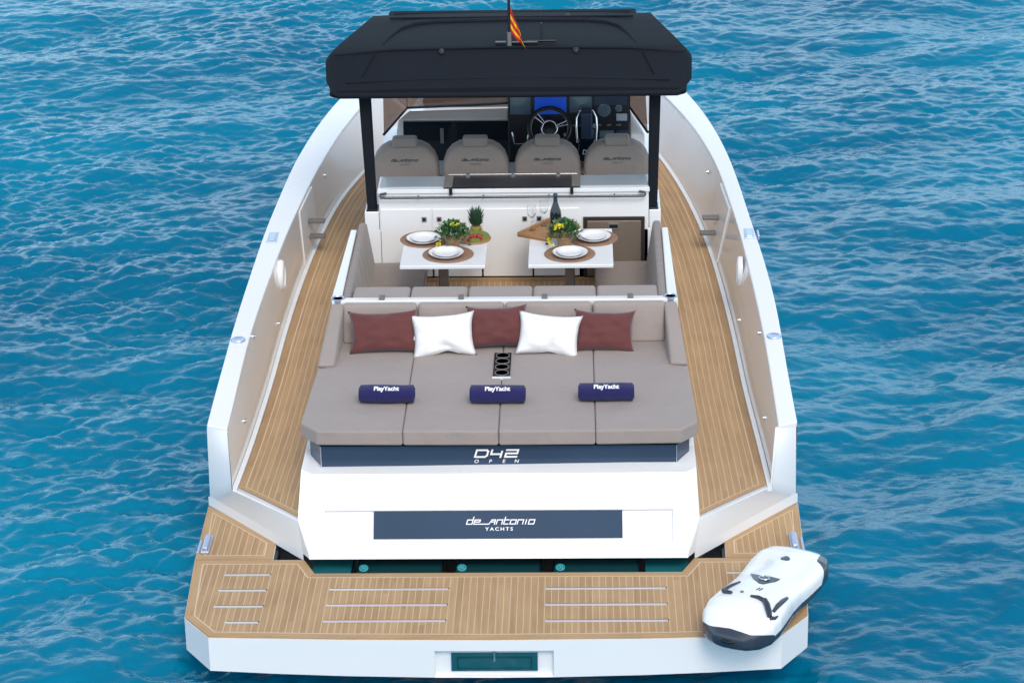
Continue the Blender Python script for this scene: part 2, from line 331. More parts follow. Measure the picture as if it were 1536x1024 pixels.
gz = lambda y: interp(y, GZ); dz = lambda y: interp(y, DZ)
ys = [1.85, 2.1, 2.4, 2.8, 3.2, 3.7, 4.2, 4.7, 5.2, 5.7, 6.2, 6.7, 7.2, 7.6, 8.0, 8.4, 8.8, 9.2, 9.6, 10.0, 10.3, 10.6, 10.85, 11.0, 11.15]
# outer hull sides with transom underbody
for s in (-1, 1):
    mb = MB(); rs = []
    for y in ys:
        xo = interp(y, GO[s]); zt = gz(y) - .03
        k = max(0, (y - 6) / 5.2)
        prof = [(xo, zt), (xo - .002, .75 if zt > .8 else zt), (min(xo + .004, 1.966), .47), (xo * (1 - .06 - .3 * k), .12), (xo * (.86 - .4 * k), -.25), (0, -.6)]
        rs.append([(s * a, y, b) for a, b in prof])
    mb.rings(rs, closed=False)
    mb.build('hull_side', 'gelcoat', Y)
mb = MB(); mb.prism([(-1.55, .5), (1.55, .5), (1.75, 2.2), (-1.75, 2.2)], -.6, .12); mb.build('stern_hull', 'gelcoat', Y)
# gunwale caps
for s in (-1, 1):
    mb = MB(); N = 44; rs = []
    for i in range(N + 1):
        t = i / N; yo = 1.85 + t * (11.15 - 1.85); yi = 1.80 + t * (10.85 - 1.80)
        xo = interp(yo, GO[s]); xi = min(interp(yi, GI[s]), xo - .02 if t < .98 else 9); xi = max(xi, .0)
        zo, zi = gz(yo), gz(yi)
        rs.append([(s * xo, yo, zo - .04), (s * xo, yo, zo), (s * xi, yi, zi), (s * xi, yi, zi - .04)])
    mb.rings(rs, smooth=True)
    g = mb.build('gunwale', 'gelcoat', Y, bevel=.010, seg=3)
    # round deck fitting and rectangular pop-up cleats let into the gunwale
    yc = 2.985; xc = (interp(yc, GO[s]) + interp(yc, GI[s])) / 2 + .008
    f = MB(); n = 28
    f.lathe([(.001, .008), (.030, .008), (.034, .010), (.047, .010), (.052, .002), (.052, -.01)], (s * xc, yc, gz(yc)), n)
    f.build('deck_fitting', 'steel_blue', g)
    yc = 4.82; xc = (interp(yc, GO[s]) + interp(yc, GI[s])) / 2 + .010
    f = MB(); c, d = .055, .095; z = gz(yc)
    f.box(s * xc - .038, s * xc + .038, yc - .11, yc + .11, z - .01, z + .006, 0); f.box(s * xc - .022, s * xc + .022, yc - .085, yc + .085, z + .004, z + .012, 1)
    f.build('cleat', ['steel_blue', 'steel'], g, bevel=.004)
    if s > 0:
        f = MB(); f.box(xc + .062, xc + .078, yc - .07, yc + .07, z - .03, z + .006); f.build('fairlead', 'steel_blue', g, bevel=.004)
# bulwark inner walls, cheeks at their aft ends and the sloped risers behind the side decks
for s in (-1, 1):
    mb = MB(); rs = []; N = 60; uvs = []
    for i in range(N + 1):
        t = i / N; yt = 1.80 + t * (10.84 - 1.80); yb = 1.54 + t * (10.55 - 1.54)
        xt = interp(yt, GI[s]); xb = min(interp(yb, DO[s]), max(.0, xt - .01) if yt > 3.0 else 9); zt = gz(yt) - .03; zb = dz(yb)
        rs.append([(s * (xt + (xb - xt) * q), yt + (yb - yt) * q, zt + (zb - zt) * q) for q in (0, .33, .66, 1)])
    n = len(rs[0])
    mb.add([p for r in rs for p in r], [[i * n + j, i * n + j + 1, (i + 1) * n + j + 1, (i + 1) * n + j] for i in range(N) for j in range(n - 1)], 0, True)
    for f in range(len(mb.f)):
        c = [mb.v[k] for k in mb.f[f]]; yy = sum(q[1] for q in c) / 4; zz = sum(q[2] for q in c) / 4
        if yy > 7.9: mb.m[f] = 1
    wall = mb.build('bulwark_lining', ['gelcoat_grey', 'gelcoat'], Y)
    # boarding gate: white upright panel with two grey steps
    xg = interp(5.75, GI[s]); ya, yb_ = 5.48, 6.08
    f = MB()
    P = lambda y, z, o: (s * (np.interp(z, [dz(y), gz(y)], [min(interp(y, DO[s]), interp(y, GI[s]) - .01), interp(y, GI[s])]) - o), y, z)
    f.hexa([P(ya, .78, -.01), P(yb_, .82, -.01), P(yb_, .82, .008), P(ya, .78, .008), P(ya, gz(ya) - .035, -.01), P(yb_, gz(yb_) - .035, -.01), P(yb_, gz(yb_) - .035, .008), P(ya, gz(ya) - .035, .008)])
    gt = f.build('boarding_gate', 'gelcoat', wall, bevel=.006)
    for zz, ln in ((1.07, .13), (.94, .12)):
        f = MB(); ya = 5.72; a = P(ya + .1, zz, .0); b = P(ya + .1, zz, .01 + ln)
        f.hexa([(a[0], ya, zz - .014), (b[0], ya, zz - .014), (b[0], ya + .07, zz - .014), (a[0], ya + .07, zz - .014), (a[0], ya, zz + .014), (b[0], ya, zz + .014), (b[0], ya + .07, zz + .014), (a[0], ya + .07, zz + .014)])
        f.build('step', 'grey_rubber', wall, bevel=.008)
    # oval speaker
    f = MB(); c = Vector(P(4.46, 1.08, .0))
    Mx = Matrix.Rotation(R(-90 * s), 4, 'Y') @ Matrix.Diagonal((1.15, 1.0, 1, 1))
    f.lathe([(.105, -.012), (.105, .012), (.095, .026), (.080, .030), (.074, .022), (.02, .024), (.001, .024)], tuple(c), 30, M4=Mx)
    f.build('speaker_cover', 'porcelain', wall)
    for yy, zz in ((3.16, 1.10), (4.1, .83), (2.3, .82), (6.6, 1.18)):
        f = MB(); c = Vector(P(yy, zz, .0)); f.lathe([(.016, -.005), (.016, .005), (.009, .008), (.009, .015), (.001, .016)], tuple(c), 14, M4=Matrix.Rotation(R(-90 * s), 4, 'Y'))
        f.build('snap_fitting', 'steel', wall)
    # toe ledge between lining and teak
    mb = MB(); rs = []
    for i in range(50):
        y = 1.54 + i / 49 * 7.6; xo = min(interp(y, DO[s]), interp(max(y, 1.8), GI[s]) - .01); z = dz(y)
        rs.append([(s * xo, y, z - .02), (s * xo, y, z + .022), (s * (xo - .030), y - .02 * (i == 0), z + .016), (s * (xo - .033), y - .02 * (i == 0), z - .02)])
    mb.rings(rs); mb.build('toe_ledge', 'lip_white', Y)
    A, B, C_, D_ = (s * 1.957, 1.85, .955), (s * 1.825, 1.80, .955), (s * 1.768, 1.535, .655), (s * 1.972, 1.85, .47)
    E_, F_ = (s * 1.284, 1.068, .655), (s * 1.262, 1.033, .47); D2 = (s * 1.965, 1.84, .47)
    A = (s * 1.957, 1.85, .968); B = (s * 1.816, 1.80, .968)
    mb = MB(); G = lambda p, q, t: tuple(p[i] + (q[i] - p[i]) * t for i in range(3)); rows = []
    for (p0, p1), (q0, q1), nn_ in (((A, B), (D2, C_), 8), ((D2, C_), (F_, E_), 16)):
        for i in range(nn_ + (q0 is F_)):
            t = i / nn_; rows.append([G(G(p0, q0, t), G(p1, q1, t), j / 6) for j in range(7)])
    mb.add([p for r in rows for p in r], [[i * 7 + j, i * 7 + j + 1, (i + 1) * 7 + j + 1, (i + 1) * 7 + j] for i in range(len(rows) - 1) for j in range(6)], 0, True)
    lipo, lipi = (s * 1.980, 1.858), (s * 1.256, 1.024)
    mb.quad(D2, F_, (lipi[0], lipi[1], .457), (lipo[0], lipo[1], .457)); mb.quad((lipi[0], lipi[1], .457), (lipo[0], lipo[1], .457), (lipo[0], lipo[1], .395), (lipi[0], lipi[1], .395))
    mb.quad((s * 1.768, 1.535, .655), (s * 1.284, 1.068, .655), (s * 1.24, 1.10, .645), (s * 1.75, 1.61, .645))
    mb.build('stern_cheek', 'gelcoat', Y, sharp=60)
    # teak side deck: planks follow the outer edge
    mb = MB(); us = [0, .2, .4, .6, .8]; vr = 48
    def pt(d_out, fr_, t, y1=9.0):
        # fr_: 0 inner .. 1 outer
        ysn = 1.095 + fr_ * (1.575 - 1.095); y = ysn + (y1 - ysn) * t
        xo = min(interp(y, DO[s]), interp(max(y, 1.8), GI[s]) - .01) - .034; xi = 1.262 + (1.05 - 1.262) * min(1, max(0, (y - 1.1) / 3.5))
        xo = max(xo, xi + .02); x = xi + (xo - xi) * fr_ if d_out is None else max(xi, xo - d_out)
        return (s * x, y, dz(y) + .008), (xo - x, y)
    ts = [0, .0068, .0078] + [i / vr for i in range(1, vr + 1)]
    cols = [(None, 0), (None, .3), (None, .6), (None, .85)]
    for (c0, c1) in zip(cols, cols[1:]):
        pass
    def strip(fa, fb, ta, tb, m):
        a, ua = pt(None, fa, ta); b, ub = pt(None, fb, ta); c, uc = pt(None, fb, tb); d, ud = pt(None, fa, tb); mb.add([a, b, c, d], [[0, 1, 2, 3]], m, False, [ua, ub, uc, ud])
    for ta, tb in zip(ts, ts[1:]):
        aft = tb < .007; cau = .006 < ta < .0077 and tb < .0079
        for fa, fb in ((0, .3), (.3, .6), (.6, .895)): strip(fa, fb, ta, tb, 1 if aft else (2 if cau else 0))
        strip(.895, .91, ta, tb, 1 if aft else 2); strip(.91, 1, ta, tb, 1)
    mb.build('side_deck', ['teak', 'teak_margin', 'caulk'], Y)

# hull deck pan below the teak and the foredeck
mb = MB(); rs = []
for i in range(40):
    y = 1.12 + i / 39 * 9.5; L_, R_ = (min(interp(y, DO[k]), interp(max(y, 1.8), GI[k]) - .008) for k in (-1, 1))
    if y < 1.54: L_ = R_ = 1.22 + (y - 1.05) * 1.0
    rs.append([(-L_ - .005, y, dz(y)), (0, y, dz(y) - .05), (R_ + .005, y, dz(y))])
mb.rings(rs, closed=False); mb.build('deck_pan', 'gelcoat', Y)
mb = MB(); mb.prism([(-1.02, 7.6), (1.02, 7.6), (.85, 9.2), (.35, 10.3), (-.35, 10.3), (-.85, 9.2)], .85, 1.34); fd = mb.build('foredeck_trunk', 'gelcoat', Y, bevel=.06, seg=4)
mb = MB(); mb.prism([(-.85, 8.0), (.85, 8.0), (.7, 9.4), (-.7, 9.4)], 1.345, 1.44); mb.build('bow_cushion', 'cushion_dark', fd, bevel=.03, seg=3)

# ---------------- swim platform
def aft(x): return -.045 + .045 * (abs(x) / 1.735) ** 2
xs = [-1.735, -1.3, -.9, -.36, 0, .36, .9, 1.3, 1.735]
out = [(x, aft(x)) for x in xs] + [(1.915, .25), (1.962, 1.05), (1.982, 1.85), (1.46, 1.30), (1.455, 1.03), (1.25, 1.03), (1.165, .835), (-1.165, .835), (-1.25, 1.03), (-1.455, 1.03), (-1.46, 1.30), (-1.982, 1.85), (-1.962, 1.05), (-1.915, .25)]
mb = MB()
zb = lambda x, y: (.165 - .03 * (1 - (x / 1.735) ** 2) if abs(x) < 1.74 else .175) if y < .3 else .175
nx = len(out)
# the aft face between x=-.355 and .355 has a shallow notch: leave it out and build it below
vb = [(p[0], p[1], zb(*p)) for p in out] + [(p[0], p[1], .390) for p in out]
fs = [list(range(nx, 2 * nx)), list(range(nx))[::-1]] + [[i, (i + 1) % nx, nx + (i + 1) % nx, nx + i] for i in range(nx) if i not in (3, 4)]
mb.add(vb, fs)
for a, b in ((3, 4), (4, 5)):
    xa, xb_ = xs[a], xs[b]; ya, yb_ = aft(xa), aft(xb_)
    mb.quad((xa, ya, .318), (xb_, yb_, .318), (xb_, yb_, .390), (xa, ya, .390))
    mb.quad((xa, ya, .318), (xb_, yb_, .318), (xb_, yb_ + .035, .306), (xa, ya + .035, .306))
    mb.quad((xa, ya + .035, .306), (xb_, yb_ + .035, .306), (xb_, yb_ + .035, .14), (xa, ya + .035, .14))
for k in (-1, 1):
    x = k * .36; y = aft(x); mb.quad((x, y, .318), (x, y, zb(x, y)), (x, y + .035, .14), (x, y + .035, .306))
plat = mb.build('swim_platform', 'gelcoat', Y)
dy = aft(0) + .031
f = MB()
f.box(-.262, .262, dy - .006, dy + .004, .168, .290, 0)
f.box(-.228, .228, dy - .010, dy - .004, .186, .268, 1); f.box(-.218, .218, dy - .012, dy - .008, .194, .256, 2)
f.box(-.006, .006, dy - .02, dy - .004, .235, .30, 3)
f.build('transom_hatch', ['teal', 'teal_dark', 'teal', 'steel'], plat)
def inset(o, d):
    n = len(o); res = []
    for i in range(n):
        p0, p1, p2 = Vector(o[i - 1]), Vector(o[i]), Vector(o[(i + 1) % n]); a = (p1 - p0).normalized(); b = (p2 - p1).normalized()
        na, nb = Vector((-a.y, a.x)), Vector((-b.y, b.x)); m = (na + nb); k = m.dot(na)
        res.append(tuple(p1 + m * d / max(k, .35)))
    return res
def teak_panel(name, o, z, parent, w=.052, c=.008, e=.004):
    mb = MB(); r0_, r1, r2 = inset(o, e), inset(o, e + w), inset(o, e + w + c); n = len(o)
    for ra, rb, m in ((r0_, r1, 1), (r1, r2, 2)):
        for i in range(n):
            j = (i + 1) % n; L_ = (Vector(ra[j]) - Vector(ra[i])).length; u0_ = i * .37
            mb.add([(*ra[i], z), (*ra[j], z), (*rb[j], z), (*rb[i], z)], [[0, 1, 2, 3]], m, False, [(u0_, 0), (u0_, L_), (u0_ + w, L_ - w), (u0_ + w, w)])
    mb.add([(*p, z) for p in r2], [list(range(n))], 0)
    for i in range(n):
        j = (i + 1) % n; mb.add([(*r0_[i], z), (*r0_[j], z), (*r0_[j], z - .012), (*r0_[i], z - .012)], [[0, 1, 2, 3]], 1)
    return mb.build(name, ['teak', 'teak_margin', 'caulk'], parent)
main = [(x, aft(x)) for x in (-1.735, -.9, 0, .9, 1.735)] + [(1.915, .25), (1.962, 1.028), (1.25, 1.028), (1.165, .835), (-1.165, .835), (-1.25, 1.028), (-1.962, 1.028), (-1.915, .25)]
td = teak_panel('platform_teak', main, .400, plat)
for s in (-1, 1):
    o = [(1.455, 1.032), (1.962, 1.032), (1.982, 1.845), (1.46, 1.295)]
    if s < 0: o = [(-a, b) for a, b in o][::-1]
    teak_panel('wing_teak', o, .400, plat)
    # steel cleat on the wing
    f = MB(); x = s * 1.905; f.box(x - .028, x + .028, 1.10, 1.34, .40, .425); f.box(x - .018, x + .018, 1.12, 1.32, .425, .445)
    f.build('mooring_cleat', 'steel_blue', plat, bevel=.008)
    f = MB(); x = s * 1.955; f.box(x - .006, x + .012, 1.12, 1.30, .34, .41); f.build('fairlead', 'steel_blue', plat, bevel=.004)
    # hinge arm in the corner recess
    f = MB(); f.prism([(s * 1.15, .80), (s * 1.47, .98), (s * 1.47, 1.32), (s * 1.10, 1.05)][::s], .16, .20, 0)
    f.box(*sorted((s * 1.46, s * 1.435)), 1.035, 1.25, .2, .375, 0)
    f.box(*sorted((s * 1.30, s * 1.42)), 1.03, 1.14, .25, .33, 1); f.box(*sorted((s * 1.22, s * 1.34)), .93, 1.05, .22, .27, 2)
    f.build('platform_hinge', ['black', 'grey_rubber', 'leg_metal'], plat, bevel=.004)
for x0, x1, y_, k in ([(-1.053, -.305, q, 1) for q in (.604, .392, .183)] + [(.306, 1.055, q, 1) for q in (.603, .389, .176)] + [(-1.735, -1.449, .81, 1), (-1.751, -1.45, .596, 1), (-1.751, -1.447, .38, 1), (-1.655, -1.451, .172, 1)]
                      + [(1.449, 1.735, .81, 1), (1.45, 1.751, .596, 1), (1.447, 1.751, .38, 1), (1.451, 1.655, .172, 1)]):
    f = MB(); f.box(x0, x1, y_ - .008, y_ + .008, .400, .405, 0); f.box(x0 + .01, x1 + .008, y_ + .008, y_ + .018, .4, .4025, 1)
    f.build('tread_strip', ['caulk_steel', 'shadow_line'], td)  # dark second box is a painted shadow line behind the strip

# ---------------- transom block
mb = MB()
def face_y(z): return .95 + (z - .44) * .711
ring0 = [(-1.285, 1.07, .44), (-1.21, .95, .44), (1.21, .95, .44), (1.285, 1.07, .44), (1.285, 1.75, .44), (-1.285, 1.75, .44)]
ring1 = [(-1.272, 1.27, .925), (-1.205, face_y(.89), .89), (1.205, face_y(.89), .89), (1.272, 1.27, .925), (1.272, 1.75, .93), (-1.272, 1.75, .93)]
mid_ = [(-1.287, 1.074, .665), (1.287, 1.074, .665)]
mb.add(ring0 + ring1 + mid_, [[0, 5, 4, 3, 2, 1], [6, 7, 8, 9, 10, 11], [3, 4, 13], [4, 10, 13], [10, 9, 13], [4, 5, 11, 10], [5, 0, 12], [11, 5, 12], [6, 11, 12], [0, 1, 12], [1, 7, 12], [7, 6, 12], [2, 3, 13], [8, 2, 13], [9, 8, 13]])
def fp(x, z, o=0): # point on the sloping aft face, o = outwards
    nrm = Vector((0, -1, .711)).normalized(); return tuple(Vector((x, face_y(z), z)) + nrm * o)
rz0, rz1, rx = .512, .694, 1.118
O_ = [fp(-1.21, .44), fp(1.21, .44), fp(1.205, .89), fp(-1.205, .89)]; I_ = [fp(-rx, rz0), fp(rx, rz0), fp(rx, rz1), fp(-rx, rz1)]; J_ = [fp(-rx + .004, rz0 + .012, -.010), fp(rx - .004, rz0 + .012, -.010), fp(rx - .004, rz1 - .002, -.016), fp(-rx + .004, rz1 - .002, -.016)]
mb.add(O_ + I_ + J_, [[0, 1, 5, 4], [1, 2, 6, 5], [2, 3, 7, 6], [3, 0, 4, 7], [4, 5, 9, 8], [5, 6, 10, 9], [6, 7, 11, 10], [7, 4, 8, 11], [8, 9, 10, 11]])
tr = mb.build('transom', 'gelcoat', Y, bevel=.006, seg=2)
f = MB(); a = [fp(-.800, .546, -.012), fp(.795, .546, -.012), fp(.795, .690, -.012), fp(-.800, .690, -.012)]; b = [fp(-.800, .546, .002), fp(.795, .546, .002), fp(.795, .690, .002), fp(-.800, .690, .002)]
f.hexa(a + b)
c0 = Vector(fp(.005, .622)); up = Vector((0, .711, 1)).normalized(); nn = Vector((0, -1, .711)).normalized()
def on_face(cx, cs, k): return lambda x, y, i: tuple(Vector((cx + x, 0, 0)) + Vector((0, c0.y, c0.z)) + up * (y + cs) + nn * (.0035 + (i // 4 % 7) * .0002 * k))
f.decal(stroke_geo('deAntonio'.replace('A', '_A').replace('o', 'o'), .034, 1.02, .18, .36), on_face(.015, .014, 1), 1)
f.decal(text_geo('YACHTS', .031, 0, 1.4, .0005, 1.2), on_face(.005, -.034, 0), 1)
f.build('name_panel', ['navy_matte', 'white_letter'], tr)
# navy band under the sunpad
f = MB(); z0, z1 = .905, 1.045
o = [(-1.236, 1.53), (-1.150, 1.36), (1.150, 1.355), (1.236, 1.52), (1.236, 1.72), (-1.236, 1.72)]
f.prism(o, z0, z1, 0)
f.box(-1.152, -1.146, 1.352, 1.36, z0, z1, 2); f.box(1.146, 1.150, 1.350, 1.36, z0, z1, 2)
bc = Vector((0, 1.353, (z0 + z1) / 2))
g = stroke_geo('D42', .047, 1.28, .26, .50, .30); f.decal(g, lambda x, y, i: (x - .012, 1.3545 - .0004 * (i // 4 % 9) - .002, bc.z + y + .016), 1)
for ch, cx in zip('OPEN', (-.145, -.055, .032, .115)):
    f.decal(text_geo(ch, .034, .2, 1, .0004, 1.1), lambda x, y, i, cx=cx: (x + cx, 1.351, bc.z + y - .037), 1)
f.build('badge_band', ['navy', 'white_letter', 'steel_blue'], tr)
# ---------------- three engine cowls in the slot behind the platform
for k, cx in enumerate((-.63, 0, .63)):
    f = MB(); prof = [(-.29, .78), (-.26, .74), (.24, .74), (.27, .78), (.27, 1.5), (-.27, 1.5)]
    f.prism([(cx + a, b) for a, b in prof], .05, .36, 0)
    e = f.build('engine_cowl', 'teal_dark', Y, bevel=.03, seg=3)  # teal reflection in the slot put into the cowl colour
    f = MB(); f.lathe([(.024, 0), (.030, .004), (.030, .010), (.024, .012), (.020, .002), (.012, .002), (.010, .010), (.001, .012)], (cx - .24 + .005, .965, .362), 18, M4=Matrix.Rotation(R(22), 4, 'X'))
    f.build('round_badge', 'teal_light', e)
    f = MB(); f.hexa([(cx + .255, .80, .28), (cx + .295, .80, .28), (cx + .29, .92, .28), (cx + .26, .92, .28), (cx + .255, .80, .31), (cx + .295, .80, .31), (cx + .29, .92, .33), (cx + .26, .92, .33)], 0)
    f.build('side_vent', 'teal', e, bevel=.004)
f = MB(); f.box(-1.20, -.95, .90, 1.4, .28, .34, 1); f.box(-1.3, 1.3, .78, 1.6, .0, .04, 0); f.box(.94, 1.22, .90, 1.4, .28, .34, 1)
f.build('engine_well', ['teal_dark', 'teal_reflection'], Y)  # teal floor and end patches paint the reflected light in the slot

# ---------------- sunpad
mb = MB(); mb.prism([(-1.255, 1.60), (1.255, 1.60), (1.235, 2.6), (1.2, 2.97), (-1.2, 2.97), (-1.235, 2.6)], .6, 1.045); sb = mb.build('sunpad_base', 'gelcoat', Y, bevel=.015)
mb = MB(); mb.prism([(-1.20, 1.42), (1.20, 1.42), (1.20, 2.8), (-1.20, 2.8)], 1.045, 1.075); mb.build('sunpad_gap_shade', 'black', sb)  # black sheet painting the shade in the gap below the cushions
def padtop(x, y): return 1.172 - .000 * y
pads = [[(-1.165, 1.322), (-.614, 1.312), (-.616, 2.84), (-1.14, 2.84), (-1.155, 2.42), (-1.258, 2.38), (-1.283, 1.46)],
        [(-.6115, 1.312), (.0035, 1.305), (-.0015, 2.84), (-.6135, 2.84)],
        [(.006, 1.305), (.6255, 1.308), (.619, 2.84), (.001, 2.84)],
        [(.628, 1.308), (1.175, 1.318), (1.287, 1.45), (1.262, 2.38), (1.155, 2.42), (1.14, 2.84), (.6215, 2.84)]]
def cushion(name, o, z0, z1, parent=Y, m='cushion', bev=.028, label=None, sub=1):
    """soft slab: rounded edges, faintly crowned top"""
    mb = MB(); mb.prism(o, z0, z1); c = mb.build(name, m, parent, bevel=.016, seg=4)
    return c
for p in pads: cushion('sunpad_cushion', p, 1.068, 1.172)
# cup holder tray in the middle seam
f = MB(); x0, x1, y0, y1 = -.058, .058, 2.20, 2.62
f.box(x0, x1, y0, y1, 1.16, 1.180, 0)
f.box(x0 - .004, x1 + .004, y0 - .022, y0, 1.16, 1.178, 2)
for i in range(4):
    yc = y0 + .055 + i * .103
    f.lathe([(.043, 1.183 - 1.18), (.046, .006), (.049, .004), (.049, 0)], (0, yc, 1.18), 22, 1)
    f.lathe([(.042, 0.0035), (.001, 0.0035)], (0, yc, 1.18), 22, 3 if i < 3 else 1)
f.build('cup_holder', ['smoked', 'grey_rubber', 'lip_white', 'black_gloss'], Y)
# back cushions
bx = [(-1.125, -.606), (-.598, .002), (.010, .613), (.621, 1.125)]
for a, b in bx:
    mb = MB(); mb.hexa([(a, 2.82, 1.165), (b, 2.82, 1.165), (b, 2.98, 1.165), (a, 2.98, 1.165), (a, 2.925, 1.425), (b, 2.925, 1.425), (b, 2.985, 1.425), (a, 2.985, 1.425)])
    mb.build('back_cushion', 'cushion', Y, bevel=.026, seg=4)
for s in (-1, 1):
    mb = MB(); P_ = [(1.130, 2.40, 1.165), (1.262, 2.38, 1.165), (1.215, 2.975, 1.165), (1.12, 2.975, 1.165), (1.150, 2.385, 1.20), (1.255, 2.375, 1.20), (1.205, 2.965, 1.425), (1.118, 2.965, 1.425)]
    mb.hexa([(s * a, b, c) for a, b, c in P_]); mb.build('side_bolster', 'cushion', Y, bevel=.02, seg=4)

# ---------------- cockpit
mb = MB()
mb.prism([(-1.205, 2.985), (1.215, 2.985), (1.215, 3.05), (-1.205, 3.05)], .6, 1.432)
co = mb.build('cockpit_coaming', 'gelcoat', Y, bevel=.008)
for s in (-1, 1):
    mb = MB(); mb.hexa([(s * a, b, c) for a, b, c in ((1.14, 3.08, .6), (1.212, 3.08, .6), (1.205, 4.50, .6), (1.155, 4.50, .6), (1.14, 3.08, 1.43), (1.212, 3.08, 1.43), (1.195, 4.50, 1.43), (1.150, 4.50, 1.43))])
    mb.build('coaming_rail', 'gelcoat', Y, bevel=.008)
    mb = MB(); mb.hexa([(s * a, b, c) for a, b, c in ((1.02, 3.06, .98), (1.145, 3.06, .98), (1.145, 4.76, .98), (1.03, 4.76, .98), (1.085, 3.06, 1.425), (1.140, 3.06, 1.425), (1.148, 4.70, 1.42), (1.09, 4.70, 1.42))])
    mb.build('side_backrest', 'cushion_dark', Y, bevel=.022, seg=4)
    mb = MB(); mb.lathe([(.05, -.03), (.05, .003), (.042, .005), (.036, -.0), (.03, -.02), (.001, -.02)], (s * 1.165, 3.03, 1.434), 22, 0); mb.lathe([(.034, .0), (.001, .0)], (s * 1.165, 3.03, 1.4335), 20, 1)
    mb.build('coaming_cup', ['steel_blue', 'black_gloss'], co)
    mb = MB(); mb.hexa([(s * a, b, c) for a, b, c in ((.65, 3.2, .89), (1.12, 3.2, .89), (1.12, 4.84, .89), (.65, 4.84, .89), (.65, 3.2, .95), (1.12, 3.2, .95), (1.12, 4.84, .95), (.65, 4.84, .95))])
    be = mb.build('bench_base', 'gelcoat', Y)
    mb = MB(); P_ = [(.645, 3.25), (1.075, 3.25), (1.075, 4.835), (.645, 4.835)]; P_ = P_ if s > 0 else [(-a, b) for a, b in P_][::-1]
    mb.prism(P_, .952, 1.045); mb.build('seat_cushion', 'cushion_dark', be, bevel=.022, seg=4)
for x in (-.855, -.30, .285, .885):
    f = MB(); f.box(x - .02, x + .02, 2.99, 3.06, 1.43, 1.447); f.build('hinge', 'grey_rubber', co, bevel=.004)
ex = [-1.075, -.665, -.258, .20, .648, 1.085]
for a, b in zip(ex, ex[1:]):
    mb = MB(); mb.hexa([(a + .004, 3.056, 1.0), (b - .004, 3.056, 1.0), (b - .004, 3.42, 1.0), (a + .004, 3.42, 1.0), (a + .004, 3.056, 1.425), (b - .004, 3.056, 1.425), (b - .004, 3.315, 1.415), (a + .004, 3.315, 1.415)])
    mb.build('bench_backrest', 'cushion', Y, bevel=.024, seg=4)
mb = MB(); mb.box(-.65, .65, 3.3, 3.75, .89, 1.04); mb.build('bench_seat', 'cushion_dark', Y, bevel=.02, seg=3)
o = [(-1.12, 3.1), (1.12, 3.1), (1.12, 4.90), (-1.12, 4.90)]
mb = MB(); mb.prism(o, .84, .885, 0); mb.build('cockpit_floor', 'teak', Y)

# ---------------- galley cabinet
YG = 4.85
mb = MB()
mb.box(-1.005, 1.062, YG, 5.16, .70, 1.612)                       # main block
mb.build('galley_block', 'gelcoat', Y, bevel=.006)
gc = [o for o in Y.children if o.name.startswith('galley_block')][0]
mb = MB(); mb.hexa([(-1.118, YG, .6), (1.155, YG, .6), (1.16, 7.6, .6), (-1.14, 7.6, .6), (-1.118, YG, 1.30), (1.155, YG, 1.30), (1.16, 7.6, 1.30), (-1.14, 7.6, 1.30)])
for a, b in ((-1.118, -1.008), (1.065, 1.155)): mb.box(a, b, YG + .001, 5.35, 1.28, 1.449)
sh = mb.build('cabin_side', 'gelcoat', Y, bevel=.008)
mb = MB(); mb.box(-1.012, 1.068, YG - .012, 5.165, 1.598, 1.630, 0); mb.box(-1.0, 1.055, YG + .045, 5.15, 1.630, 1.636, 1)
mb.build('galley_worktop', ['gelcoat', 'counter'], gc, bevel=.003)
mb = MB(); mb.box(-.505, .540, YG - .004, 5.13, 1.6365, 1.643, 0); mb.box(-.505, -.44, YG - .006, 5.132, 1.643, 1.645, 1); mb.box(.475, .54, YG - .006, 5.132, 1.643, 1.645, 1)
mb.tube([(-.48, 5.14, 1.650), (.52, 5.14, 1.650)], .004, 8, 2)
for x in (-.33, .02, .37): mb.box(x - .014, x + .014, 5.12, 5.15, 1.643, 1.656, 2)
mb.build('hob_lid', ['smoked', 'grey_rubber', 'steel'], gc)
for x in (-.45, .475):
    mb = MB(); mb.box(x - .012, x + .012, YG - .03, YG + .03, 1.59, 1.640); mb.build('lid_hinge', 'black', gc)
mb = MB(); xl, xr, zr = -.985, 1.030, 1.588
mb.tube([(xl + .04, YG - .012, zr + .014), (xl, YG - .03, zr + .012), (xl - .004, YG - .04, zr), (xl, YG - .045, zr - .010), (xl + .04, YG - .045, zr - .012), (0, YG - .045, zr - .012), (xr - .04, YG - .045, zr - .012), (xr, YG - .045, zr - .010), (xr + .004, YG - .04, zr), (xr, YG - .03, zr + .012), (xr - .04, YG - .012, zr + .014)], .0095, 8)
for x in (-.7, -.2, .3, .8): mb.tube([(x, YG - .045, zr - .01), (x, YG + .005, zr - .01)], .006, 6)
mb.build('grab_rail', 'rail_metal', gc)
doors = [(-.995, -.606, .92, 1.47), (-.594, -.225, .92, 1.47), (-.213, .166, .92, 1.47), (.178, .53, .92, 1.47)]
for i, (a, b, c, d) in enumerate(doors):
    f = MB(); f.box(a, b, YG - .010, YG + .001, c, d); dr = f.build('cabinet_door', 'gelcoat', gc, bevel=.004)
    kx = {0: -.660, 1: -.545, 2: .112, 3: .222}[i]
    f = MB(); f.box(kx - .018, kx + .018, YG - .020, YG - .009, 1.373, 1.409, 0); f.box(kx - .010, kx + .010, YG - .023, YG - .019, 1.381, 1.401, 1); f.name = 'k'
    f.build('push_latch', ['leg_metal', 'black'], gc, bevel=.002)
f = MB(); a, b, c, d = .560, 1.032, .900, 1.398
f.box(a, b, YG - .014, YG + .001, c, d, 0); f.box(a + .030, b - .030, YG - .022, YG - .012, c + .02, d - .03, 1)
fr_ = f.build('fridge', ['fridge_frame', 'fridge'], gc, bevel=.003)
